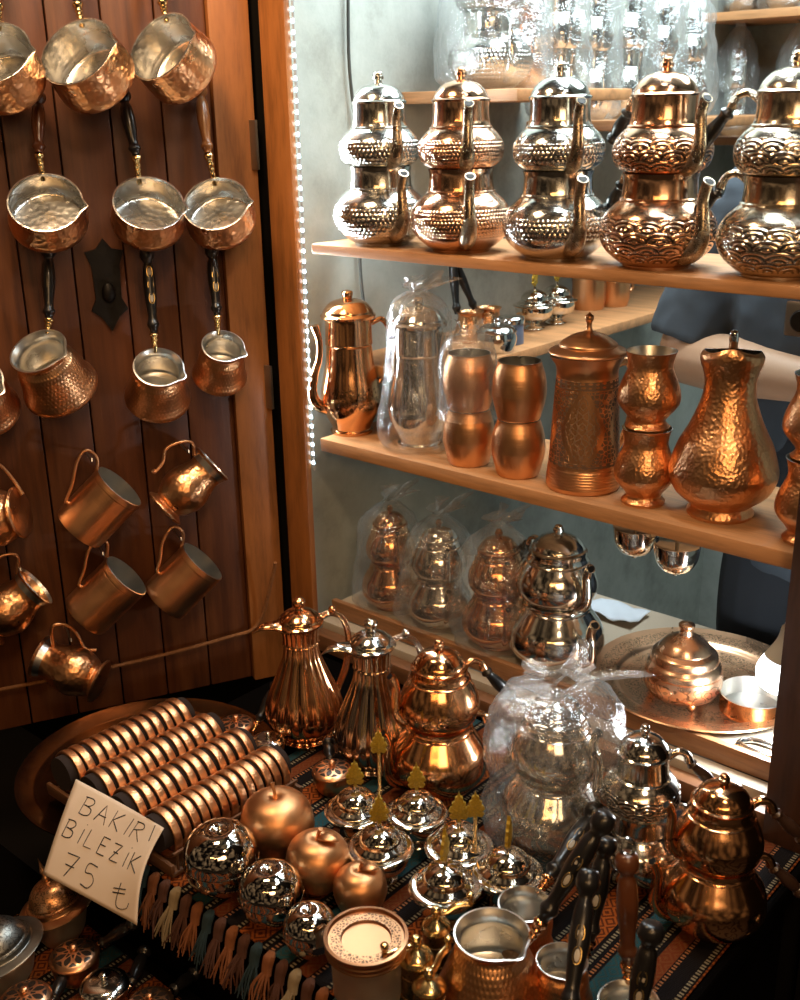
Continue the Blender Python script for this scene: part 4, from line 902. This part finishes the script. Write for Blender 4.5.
# ================================================================== THE TABLE
ZB = .64; ZL = .50
e = thing('display_table', 'black wooden table in front of the window under the striped runner', 'table', WM.copy())
G().box((-.655, -.588, .600), (.236, -.034, .6345), None, .004).build('tabletop', 'table_wood_shaded', e)
G().box((-.640, -.580, .0), (.215, -.05, .600)).build('panel', 'table_wood_shaded', e)
G().tube([(.234, -.60, .638), (.234, -.30, .639), (.234, -.036, .638)], .0055, 8, 4).build('edge', 'table_wood_shaded', e)
e = thing('display_step', 'low black step along the front of the table', 'step', WM.copy())
G().box((-1.05, -1.10, .465), (.15, -.607, ZL-.0025), None, .004).build('tread', 'table_wood_shaded', e)
G().box((-1.02, -1.07, .0), (.12, -.615, .465)).build('panel', 'table_wood_shaded', e)
def cloth(name, label, s0, s1, d0, d1, z, tassels):
    e = thing(name, label, 'table runner', WM.copy())
    wv = lambda s_, d_: .0011*noise.noise(Vector((s_*14, d_*11, z)))+.0011
    o = G().grid(lambda a, c: (s0+(s1-s0)*a, d0+(d1-d0)*c, z-.0022+wv(s0+(s1-s0)*a, d0+(d1-d0)*c)), 60, 50, uvf=lambda a, c: (s0+(s1-s0)*a, d0+(d1-d0)*c)).build('cloth', 'runner', e); thick(o, .0016, -1)
    for k in range(tassels):
        s_ = s0+.012+k*.0215; col = ('orange', 'brown', 'teal', 'orange', 'brown', 'cream', 'brown', 'orange', 'teal', 'brown')[k % 10]; g = G()
        g.tube([(s_-.004, d0-.003, z-.001), (s_, d0-.008, z+.001), (s_, d0-.012, z-.008), (s_+.002, d0-.016, z-.018)], [.006, .0078, .0072, .0066], 8, 4, flat=.75)
        for j in range(16):
            a = random.uniform(-1, 1); b = random.random()
            g.tube([(s_+.002+a*.004, d0-.015-b*.004, z-.014), (s_+.002+a*.009+random.uniform(-.004, .004), d0-.020-b*.012, z-.030), (s_+.003+a*.013+random.uniform(-.006, .006), d0-.024-b*.018, z-.046-random.random()*.010)], [.0013, .0011, .0007], 5, 3)
        g.build('tassel', 'yarn_'+col, e)
    return e
cloth('table_runner', 'striped kilim runner with orange tassels spread over the table', -.455, .226, -.598, -.040, ZB, 22)
cloth('table_runner', 'dark striped kilim runner on the low step under the lidded dishes', -.62, .10, -1.06, -.625, ZL, 0)

GW = 'stacked teapots on the table'
def at(x, y, z, zb=ZB): q_ = on_z(x, y, z); q_.z = zb; return q_
def tpot(x, y, off, body, label, **k):
    p = at(x, y, ZB); return teapot(label, p, face_cam(p)+D2R(off), body, **k)
p = W(.160, -.200, ZB)
tpot(711, 924, -72, 'tea_copper', 'copper stacked teapot with spouts to one side, by the post at the table end', sx=.80, sz=.85, grip='dark_handle', hl=1.05, drop=.045, plainm='tea_plain_copper', squat=True)
tpot(636, 874, -78, 'tea_silver', 'silver stacked teapot with a wooden grip, behind the inlaid black handles', sx=.76, sz=.89, grip='dark_handle', drop=.040, plainm='tea_plain_silver')
tpot(440, 786, -72, 'tea_copper', 'copper stacked teapot on the table between the dark ewer and the bagged pot', sx=.90, sz=.96, plainm='tea_plain_copper', squat=True)
p = at(552, 838, ZB); bag_pot(0, 0, 0, ZB, 'big silver stacked teapot inside the crinkled clear bag on the table', 'crinkled clear bag knotted over the big teapot on the table', 'tea_plain_silver', sc=1.02, scz=.93, seed=3, at=p, off=60, fl=(.050, .020), lean=(1.1, -.3), mat='bag_dense', wide=1)
def ewer(x, y, label, mat, lidm, ang, k=1.0):
    p = at(x, y, ZB); e = thing('ewer', label, 'ewer', rotz(p, face_cam(p)+D2R(ang)), 'beaked ewers on the table')
    def fl(a, r, z): w = math.exp(-((z-.07)/.055)**2); return r*(1+.045*w*abs(math.sin(a*8))), z
    b = G().lathe([(0, 0), (.040, 0, 's'), (.041, .006, 's'), (.037, .012), (.052, .030), (.058, .050), (.053, .075), (.040, .110), (.029, .140), (.0255, .160, 's'), (.028, .163, 's'), (.0265, .168), (.028, .188), (.031, .194, 's'), (0, .194)], 128, None, fl).build('body', mat, e)
    l = G().lathe([(0, .1935), (.0335, .1935, 's'), (.0355, .197, 's'), (.032, .200), (.029, .206), (.018, .214), (.008, .217, 's'), (.007, .221), (.0095, .225), (.0095, .232), (.004, .236), (0, .2365)], 40).build('lid', lidm, e)
    G().tube([(.020, 0, .190), (.040, 0, .197), (.058, 0, .197), (.072, 0, .190)], [.020, .013, .008, .0012], 14, 6, flat=.45, hint=Vector((0, 1, 0))).build('beak', lidm, e)
    h = G().tube([(-.030, 0, .200), (-.048, 0, .203), (-.066, 0, .190), (-.074, 0, .155), (-.068, 0, .110), (-.055, 0, .078), (-.050, 0, .060)], [.0042, .0045, .0045, .005, .0055, .005, .0042], 10).build('handle', mat, e)
    G().sphere((-.050, 0, .209), .0058, 12).build('thumb_knob', lidm, h)
    return e
ewer(306, 737, 'copper beaked ewer with fluted belly, nearest the door frame', 'ewer_copper', 'tea_plain_copper', -78)
ewer(375, 764, 'dark silvery beaked ewer with fluted belly beside the copper stacked teapot', 'ewer_silver', 'tea_plain_silver', -80)

# sugar bowls
GS = 'yellow-topped sugar bowls on the table'
for i, (x, y, k, fa, lab) in enumerate(((356, 809, .98, .2, 'silver sugar bowl with yellow tree knob, directly behind the biggest two copper apples'), (380, 847, 1.0, .3, 'silver sugar bowl with yellow tree knob beside the smallest two copper apples'), (417, 812, .96, .2, 'silver sugar bowl with yellow tree knob at the foot of the copper stacked teapot'), (459, 846, 1.02, .1, 'silver sugar bowl with yellow tree knob beside the bagged teapot'), (445, 886, 1.02, 1.35, 'silver sugar bowl with edge-on yellow knob, just behind the brass mills'), (508, 872, 1.02, 1.4, 'silver sugar bowl with edge-on yellow knob, in front of the bagged teapot'))):
    p = at(x, y, ZB+.048*k); sugar_bowl(lab, p, k, GS, yaw(RT)+fa-.15)
for (x, y0, y1, lab) in ((381, 800, 770, 'long gilt stick with yellow tree top standing behind the first sugar bowls'), (475, 862, 812, 'long gilt stick with yellow tree top standing between two sugar bowls')):
    b = at(x, y0+28, ZB); e = thing('tree_stick', lab, 'ornament', rotz(b, yaw(RT)), 'gilt sticks with tree tops'); H_ = .115 if x < 400 else .105
    G().lathe([(0, 0), (.014, 0, 's'), (.014, .003), (.004, .006), (.0028, .02), (.0026, H_*.5), (.0036, H_*.52), (.0026, H_*.55), (.0026, H_), (0, H_)], 14).build('stick', 'brass', e); tree_finial(e, H_-.004, 1.25)

# copper apples and silver apples
def apple(label, x, y, r, mat, group, leaf=True, la=0.5, stem=True, sq=.94):
    p = at(x, y, ZB+r*.97); e = thing('metal_apple', label, 'apple', rotz(p, la), group)
    P = [(0, .05*r)]+[(.26*r, .02*r), (.52*r, .09*r), (.82*r, .36*r), (.985*r, .80*r), (1.0*r, 1.10*r), (.92*r, 1.48*r), (.72*r, 1.76*r), (.42*r, 1.91*r), (.20*r, 1.92*r), (.07*r, 1.85*r), (0, 1.80*r)]
    G().lathe(P, 48, None, lambda a, rr, z: (rr*(1+.015*math.sin(a*5)*(1 if z < r else .4)), z*sq)).build('body', mat, e)
    if leaf or stem:
        st = G().tube([(0, 0, 1.75*r*sq), (.03*r, 0, 2.0*r*sq), (.14*r, 0, 2.28*r*sq)], [.07*r, .05*r, .075*r], 8).build('stem', 'apple_copper', e)
        if leaf:
            g = G(); g.grid(lambda a, c: (.02*r+.72*r*a, (c-.5)*.50*r*math.sin(PI*min(1, a*.96+.04))**.8, (1.96+.16*math.sin(PI*a*.9)-.10*abs(c-.5))*r*sq), 10, 6); o = g.build('leaf', 'apple_copper', e); thick(o, .0012)
    return e
GA = 'copper apples on the table'
apple('biggest copper apple with a short stem, next to the bangle rack', 277, 822, .0475, 'apple_copper', GA, leaf=False, la=2.2)
apple('middle-sized copper apple with a leaf, in front of the biggest one', 318, 860, .0400, 'apple_copper', GA, la=-.4)
apple('smallest copper apple with a pointed leaf, behind the copper-lidded jar', 360, 888, .0325, 'apple_copper', GA, la=-.1)
GSB = 'mirror silver apples on the table'
def silver_apple(label, x, y, r):
    p = at(x, y, ZB+r); e = thing('mirror_apple', label, 'apple', rotz(p, 0), GSB)
    G().lathe([(0, 0), (.30*r, .0), (.62*r, .20*r), (.90*r, .56*r), (1.0*r, .98*r), (.995*r, 1.0*r)], 48).build('lower_half', 'ball_silver', e)
    G().lathe([(1.0*r, 1.0*r), (.99*r, 1.02*r), (.94*r, 1.38*r), (.76*r, 1.70*r), (.48*r, 1.88*r), (.24*r, 1.90*r), (.08*r, 1.84*r), (0, 1.82*r)], 48).build('upper_half', 'ball_silver', e)
    G().tube([(0, 0, 1.80*r), (.01*r, .0, 1.93*r), (.05*r, 0, 2.04*r)], [.06*r, .045*r, .06*r], 8).build('stem', 'ball_silver', e)
silver_apple('biggest mirror silver apple, at the corner of the bangle rack', 221, 858, .0470)
silver_apple('middle mirror silver apple in the diagonal row of three', 271, 893, .0390)
silver_apple('smallest mirror silver apple, beside the copper-lidded jar', 310, 930, .0315)

# jar
p = at(366, 938, ZB+.074); e = thing('lidded_jar', 'pale tin jar with a flat copper lid ringed with dark engraving', 'jar', rotz(p, 0))
G().lathe([(0, 0), (.034, 0, 's'), (.037, .004), (.0385, .05), (.0385, .060, 's'), (0, .060)], 48).build('body', 'jar_tin', e)
def jarlid():
    q = NT('engraved jar lid copper'); u, v = q.uv(); P = q.co('Object'); m_ = q.band(v, .60, .85)
    e1 = q.voro(P, 260, 'DISTANCE_TO_EDGE'); dk = q.M('MULTIPLY', m_, q.M('GREATER_THAN', e1, .13))
    q.base(q.mix(q.M('MULTIPLY', dk, .85), (.50, .255, .13), (.05, .03, .02))); q.set(Metallic=1.0, Roughness=.33); q.bump(q.M('MULTIPLY', dk, -.5), .4, .001); return q.m
M['jarlid'] = jarlid()
l = G().lathe([(0, .0600), (.043, .060, 's'), (.0445, .062), (.0435, .065), (.0448, .068), (.0438, .071), (.0455, .074, 's'), (.0455, .078, 's'), (.042, .0785, 's'), (.041, .0745, 's'), (.039, .0745), (.0275, .0745, 's'), (.0265, .0715, 's'), (0, .0715)], 64).build('lid', 'jarlid', e)
for lp_, uvl in zip(l.data.loops, l.data.uv_layers[0].data): uvl.uv = (uvl.uv[0], l.data.vertices[lp_.vertex_index].co.xy.length/.0455)

# brass mills with crank handles
def mill(label, x, y, zt, ang, k=1.0):
    p = at(x, y, ZB+zt); e = thing('spice_mill', label, 'mill', rotz(p, ang), 'brass spice mills'); h = zt-.004
    G().lathe([(0, 0), (.0165*k, 0, 's'), (.0165*k, .004), (.0150*k, .006, 's'), (.0150*k, h*.46, 's'), (.0162*k, h*.47), (.0162*k, h*.52, 's'), (.0150*k, h*.53, 's'), (.0150*k, h*.78, 's'), (0, h*.78)], 32).build('body', 'mill_body', e)
    c = G().lathe([(0, h*.78), (.0172*k, h*.78, 's'), (.0174*k, h*.81), (.0168*k, h*.84), (.0150*k, h*.90), (.010*k, h*.97), (.0048, h*1.03, 's'), (.0048, h*1.08), (.0062, h*1.11), (.0050, h*1.17), (.0064, h*1.21), (.0035, h*1.27), (0, h*1.28)], 32).build('cap', 'brass', e)
    cr = G().tube([(0, 0, h*1.14), (.012, 0, h*1.13), (.024, .002, h*1.21), (.041, .002, h*1.21)], [.0040, .0038, .0038, .0040], 8, 5, flat=.6).build('crank', 'brass', c)
    G().lathe([(0, 0), (.003, 0), (.0034, .004), (.0028, .007), (.0046, .011), (.0042, .015), (0, .017)], 14, Matrix.Translation((.040, .002, h*1.19))).build('crank_knob', 'brass', cr)
a0 = yaw(RT)
mill('brass spice mill with crank turned towards the big coffee pot, behind the other mills', 436, 916, .064, a0+.18)
mill('brass spice mill with crank reaching over the copper jar lid', 416, 946, .066, a0+PI+.55, 1.12)
mill('dark brass spice mill low beside the big coffee pot, crank pointing away', 429, 976, .054, a0+.95, 1.05)

# coffee pots with long handles
def solve_end(a, px, L):
    best = None
    for i in range(400):
        z = a.z-.03+i*.0006; q_ = on_z(*px, z); er = abs((q_-a).length-L)
        if best is None or er < best[0]-1e-9: best = (er, q_)
    return best[1]
def cezve(label, x, y, zr, R_, rb, endpx, L, mat='black_lacquer', inlay=0, notch=.7, ring=False, group='coffee pots on the runner', bodym='cezve_copper', f=.17, at_=None):
    p = at(x, y, ZB+zr) if at_ is None else at_; c = p+Vector((0, 0, zr-.004))
    b0 = solve_end(c, endpx, L+R_); dirv = b0-c; dv = Vector((dirv.x, dirv.y, 0)).normalized(); a = c+dv*R_*.98
    b = solve_end(a, endpx, L); e = thing('coffee_pot', label, 'coffee pot', rotz(p, face_cam(p)+notch), group)
    o, i = cez_prof(R_, rb, zr); df = spout_notch(.008, 0, .24, zr, .022)
    G().lathe(o, 56, None, df).build('body', bodym, e); G().lathe(i, 56, None, df).build('lining', 'tin_smooth', e)
    inv = e.matrix_world.inverted(); la, lb = inv @ a, inv @ b; lf = la.lerp(lb, f)
    G().rod(la, lf, [(0, -.1), (.003, -.1, 's'), (.004, .2), (.0055, .3), (.0042, .40), (.0066, .55), (.0054, .66), (.0082, .80), (.0080, .92), (.0066, 1, 's'), (0, 1)], 14).build('ferrule', 'tea_plain_copper', e)
    g = grip_parts(e, lf, lb, mat, .0112); 
    up_ = inv.to_3x3() @ (CAM-b).normalized()
    if inlay: inlay_on(g, lf, lb, .0118, inlay, up_)
    if ring:
        ax = (lb-lf).normalized(); mt = frame(lb+ax*.006, up_, ax)
        G().tube([mt @ Vector((.0078*math.cos(k*PI/6), .0078*math.sin(k*PI/6), 0)) for k in range(12)], .0019, 6, 1, True).build('ring', 'chrome', g)
    return e
cezve('biggest stippled copper coffee pot, tin inside, its pearl-inlaid black handle rising past the bagged teapot', 492, 934, .085, .0400, .0600, (609, 812), .165, inlay=2)
cezve('smaller copper coffee pot behind the biggest one, with the rearmost pearl-inlaid handle', 525, 904, .062, .0300, .034, (598, 806), .145, inlay=2, notch=1.0)
cezve('copper coffee pot past the biggest one, its shadowed handle crossing behind the inlaid ones', 562, 961, .052, .0270, .034, (607, 836), .135, inlay=1, notch=.5)
cezve('coffee pot at the picture bottom edge with an upright brown wooden handle and ring', 629, 1003, .050, .0310, .036, (627, 852), .150, 'brown_lacquer', ring=True, notch=.2)
q_ = at(556, 1062, ZB+.045)
cezve('little coffee pot in front, only its inlaid black handle showing beside the biggest pot', 0, 0, .045, .026, .030, (590, 868), .160, inlay=2, at_=q_)
q_ = at(622, 1078, ZB+.045)
cezve('coffee pot in front, only its short inlaid black handle showing before the striped runner', 0, 0, .045, .026, .030, (653, 922), .145, inlay=2, at_=q_)

# pierced-lid burners
def pierced():
    q = NT('pierced burner lid'); u, v = q.uv(); k = q.M('SINE', q.M('MULTIPLY', u, 2*PI*8))
    w = q.M('ABSOLUTE', q.M('SUBTRACT', k, q.M('MULTIPLY', q.M('SINE', q.M('MULTIPLY', v, 9.0)), .9)))
    dk = q.M('MULTIPLY', q.band(v, .22, .80), q.M('GREATER_THAN', w, .55))
    q.base(q.mix(dk, (.82, .43, .23), (.02, .012, .008))); q.set(Metallic=q.M('SUBTRACT', 1.0, dk), Roughness=.3); q.bump(q.M('MULTIPLY', dk, -1.0), .8, .0025); return q.m
M['pierced'] = pierced()
def burner(label, x, y, zb, endpx, L, lidm='pierced', k=1.0, group=None, hz=.028):
    p = at(x, y, zb+.036*k, zb); e = thing('incense_burner', label, 'burner', rotz(p, 0.4), group); S = lambda P: [(r*k, z*k, *q_) for r, z, *q_ in P]
    G().lathe(S([(0, 0), (.017, 0, 's'), (.022, .006), (.0265, .018), (.0265, .029, 's'), (0, .029)]), 40).build('pot', 'mug_hammered', e)
    l = G().lathe(S([(0, .029), (.0275, .029, 's'), (.0285, .031), (.0265, .034), (.020, .0375), (.008, .039), (.0045, .0395, 's'), (.0038, .042), (.005, .045), (.003, .0475), (0, .048)]), 48).build('lid', lidm, e)
    if lidm == 'pierced':
        for lp_, uvl in zip(l.data.loops, l.data.uv_layers[0].data): uvl.uv = (uvl.uv[0], l.data.vertices[lp_.vertex_index].co.xy.length/(.0285*k))
    c = p+Vector((0, 0, .020*k)); b0 = solve_end(c, endpx, L+.027*k); dv = Vector((b0.x-c.x, b0.y-c.y, 0)).normalized(); a = c+dv*.025*k; b = solve_end(a, endpx, L)
    inv = e.matrix_world.inverted(); la, lb = inv @ a, inv @ b; lf = la.lerp(lb, .22)
    G().rod(la, lf, [(0, -.1), (.003, -.1, 's'), (.0034, .5), (.005, .8), (.005, 1, 's'), (0, 1)], 12).build('ferrule', 'tea_plain_copper', e); grip_parts(e, lf, lb, 'black_lacquer', .0082)
    return e
GBn = 'small burners on the table'
burner('copper burner behind the far end of the bangle rack', 236, 722, ZB, (277, 683), .085, group=GBn)
burner('dark-lidded burner with black handle between bangle rack and copper ewer', 268, 738, ZB, (311, 709), .080, 'tea_plain_silver', .9, GBn)
burner('pierced copper burner with upright black handle in front of the ewers', 332, 768, ZB, (328, 741), .060, k=1.02, group=GBn)
GBl = 'small burners on the low step'
burner('pierced copper burner on the low step between the two lidded dishes', 74, 953, ZL, (136, 921), .085, k=1.12, group=GBl)
burner('pierced copper burner cut by the bottom edge, below the grey silver dish', 25, 996, ZL, (66, 972), .060, k=1.12, group=GBl)
burner('pierced copper burner cut by the bottom edge, past the silver domed burner', 150, 1001, ZL, (196, 972), .065, k=1.0, group=GBl)
burner('silver domed burner with copper knob on the low step', 104, 982, ZL, (146, 948), .075, 'tea_plain_silver', 1.08, GBl)

# lidded dishes on the low step
def sahan(label, x, y, r, bodym, domem, tilt, pointed):
    zc = .052; p = at(x, y, ZL+zc, ZL); e = thing('lidded_dish', label, 'lidded dish', rotz(p, 0), 'lidded dishes on the low step'); k = r/.05
    G().lathe([(0, 0), (.024*k, 0, 's'), (.026*k, .004), (.034*k, .02), (.038*k, .046), (.038*k, .050, 's'), (0, .050)], 48).build('bowl', bodym, e)
    m = Matrix.Translation((0, 0, .052)) @ Matrix.Rotation(D2R(tilt), 4, Vector((fw.x, fw.y, 0)).normalized())
    l = G().lathe([(0, 0), (.050*k, 0, 's'), (.0505*k, .0015), (.041*k, .005, 's'), (.039*k, .0055), (.0375*k, .011, 's'), (.034*k, .012), (.0325*k, .018), (.027*k, .028), (.018*k, .036), (.006*k, .039)] + ([(.004, .041), (.0055, .046), (.0030, .052), (.0048, .057), (.0025, .064), (0, .078)] if pointed else [(.004, .040), (.006, .044), (.003, .048), (0, .049)]), 56, m).build('lid', domem, e)
    return e
sahan('copper dish with wide-brimmed engraved lid and pointed knob, behind the price sign', 57, 905, .050, 'jar_tin', 'dome_copper', -12, True)
sahan('grey silver dish with wide-brimmed engraved lid, at the picture edge', -2, 950, .058, 'jar_tin', 'dome_silver', -14, False)

# tray, bangle rack, bangles
p = W(-.590, -.455, ZB-.0055); e = thing('round_tray', 'round copper tray lying under the far side of the bangle rack', 'tray', rotz(p, 0))
G().lathe([(0, 0), (.165, 0, 's'), (.185, .007), (.192, .010, 's'), (.192, .0115, 's'), (.184, .009), (.164, .002, 's'), (0, .002)], 72).build('dish', 'shaded_tray', e)
rk = thing('bangle_rack', 'dark wooden rack with four thick rolls threaded with bangles', 'rack', WM.copy())
ROWS = (-.606, -.535, -.467, -.396); RZ = .6885; D0, D1 = -.588, -.374
G().box((-.642, D0-.006, .6430), (-.356, D1+.006, .6490), None, .002).build('base', 'rack_wood', rk)
for d_ in (D0-.004, D1+.004):
    G().box((-.642, d_-.003, .6490), (-.356, d_+.003, .662), None, .002).build('end_board', 'rack_wood', rk)
g = G()
for k in range(16):
    d_ = D0+.006+k*(D1-D0-.012)/15; g.box((-.3605, d_-.0012, .6490), (-.358, d_+.0012, .674))
g.box((-.361, D0, .672), (-.3575, D1, .6755)); g.build('lattice', 'rack_wood', rk)
for s_ in ROWS: G().lathe([(0, D0-.002), (.0245, D0-.002, 's'), (.0245, D1+.002, 's'), (0, D1+.002)], 36, Matrix.Translation((s_, 0, RZ)) @ Matrix.Rotation(-PI/2, 4, 'X'), smooth=1).build('roll', 'velvet', rk)
BG = G().lathe([(.0302, -.0054), (.0320, -.0058, 's'), (.0334, -.0048), (.0339, 0), (.0334, .0048), (.0320, .0058, 's'), (.0302, .0054, 's'), (.0302, -.0054)], 48)
bm_ = None
names = ('farthest roll, by the door', 'second roll from the door', 'third roll from the door', 'roll beside the apples')
for r_, s_ in enumerate(ROWS):
    nb_ = 12 if r_ < 3 else 13
    for k in range(nb_):
        d_ = D0+.014+k*(D1-D0-.028)/(nb_-1)
        if bm_ is None: o = bm_ = BG.build('bangle', 'bangle_copper')
        else: o = bm_.copy(); COL.objects.link(o)
        o.matrix_world = WM @ Matrix.Translation((s_, d_, RZ-.0050)) @ Matrix.Rotation(PI/2+random.uniform(-.05, .05), 4, 'X')
        where = 'at the sign end of the' if k == 0 else 'at the window end of the' if k == nb_-1 else 'in the middle run of the'
        tag(o, f'broad copper bangle {where} {names[r_]}', 'bangle', f'bangles {where} {names[r_]}')

# price sign
C4 = [on_z(76, 779, .722), on_z(164, 828, .712), on_z(140, 926, .622), on_z(43, 874, .634)]
nn = (C4[1]-C4[0]).cross(C4[3]-C4[0]).normalized(); nn = nn if nn.dot(CAM-C4[0]) > 0 else -nn
def pap(u, v):
    b = C4[0]*(1-u)*(1-v)+C4[1]*u*(1-v)+C4[2]*u*v+C4[3]*(1-u)*v
    return b + nn*(.010*math.sin(PI*v)*(.4+.6*u)-.010*math.sin(PI*u)*(1-v)+.006*(u*v)**2) + (C4[1]-C4[0]).normalized()*(-.006*math.sin(PI*v)*(1 if u > .5 else -.3)*abs(u-.5)*2)
e = thing('price_sign', 'handwritten cream paper price sign propped against the bangle rack', 'sign', Matrix.Translation(pap(.5, .5)))
inv = e.matrix_world.inverted()
o = G().grid(lambda a, c: inv @ pap(a, c), 24, 24).build('paper', 'paper', e); thick(o, .0005)
LT = {
 'B': [[(.1, 0), (.02, 1)], [(.0, .05), (.55, .0), (.72, .2), (.45, .45), (.12, .48)], [(.2, .46), (.7, .55), (.72, .85), (.4, 1), (.0, 1.0)]],
 'A': [[(.0, 1), (.42, .0), (.85, 1)], [(.15, .62), (.75, .6)]],
 'K': [[(.1, 0), (.05, 1)], [(.75, .0), (.12, .55), (.8, 1.0)]],
 'I': [[(.3, .0), (.22, 1)]],
 'R': [[(.1, 0), (.02, 1)], [(.02, .05), (.6, .02), (.72, .28), (.1, .52)], [(.3, .48), (.85, 1)]],
 'i': [[(.3, .15), (.22, 1)], [(.34, -.16), (.36, -.12)]],
 'L': [[(.15, 0), (.05, .98), (.7, .95)]],
 'E': [[(.7, .0), (.12, .02), (.05, 1), (.7, .97)], [(.1, .48), (.55, .46)]],
 'Z': [[(.02, .05), (.72, .0), (.05, 1), (.8, .96)], [(.18, .5), (.62, .5)]],
 '7': [[(.0, .06), (.75, .0), (.25, 1)], [(.1, .52), (.65, .5)]],
 '5': [[(.75, .0), (.22, .02), (.15, .42), (.55, .38), (.78, .65), (.55, .98), (.1, .95)]],
 't': [[(.30, .0), (.28, .80), (.45, 1.0), (.80, .85), (.88, .6)], [(.02, .34), (.60, .16)], [(.02, .52), (.60, .34)]],
}
g = G()
def write(txt, u0, v0, u1, v1, hgt):
    n = len(txt); wd_ = [.55 if c in 'Ii' else 1 for c in txt]; tot = sum(wd_); acc = 0
    for c, w_ in zip(txt, wd_):
        t = acc/tot; cu = u0+(u1-u0)*t; cv = v0+(v1-v0)*t; cw = (u1-u0)/tot*.84; acc += w_
        for st in LT[c]:
            pts = []
            P = [Vector((x, y)) for x, y in st]; P = spl([tuple(q_) for q_ in P], 4) if len(P) > 2 and c in 'BRK5t7' and len(P) > 3 else P
            for a_, b_ in zip(P, P[1:]):
                for j in range(4): pts.append(a_.lerp(b_, j/4))
            pts.append(P[-1])
            W_ = []
            for q_ in pts:
                u = cu+cw*(q_.x+.10*(1-q_.y)); v = cv+hgt*q_.y; W_.append(inv @ (pap(u, v)+nn*.0006))
            g.tube(W_, .00075, 6, 1, flat=.5)
write('BAKIR', .14, .10, .86, .06, .19); g.tube([inv @ (pap(.905+.004*k, .02+.035*k)+nn*.0006) for k in range(6)], .0006, 6, 1)
write('BiLEZiK', .06, .385, .96, .36, .185)
write('75', .16, .68, .56, .68, .24)
write('t', .70, .70, .96, .70, .24)
g.build('lettering', 'ink', e, sharp=80)
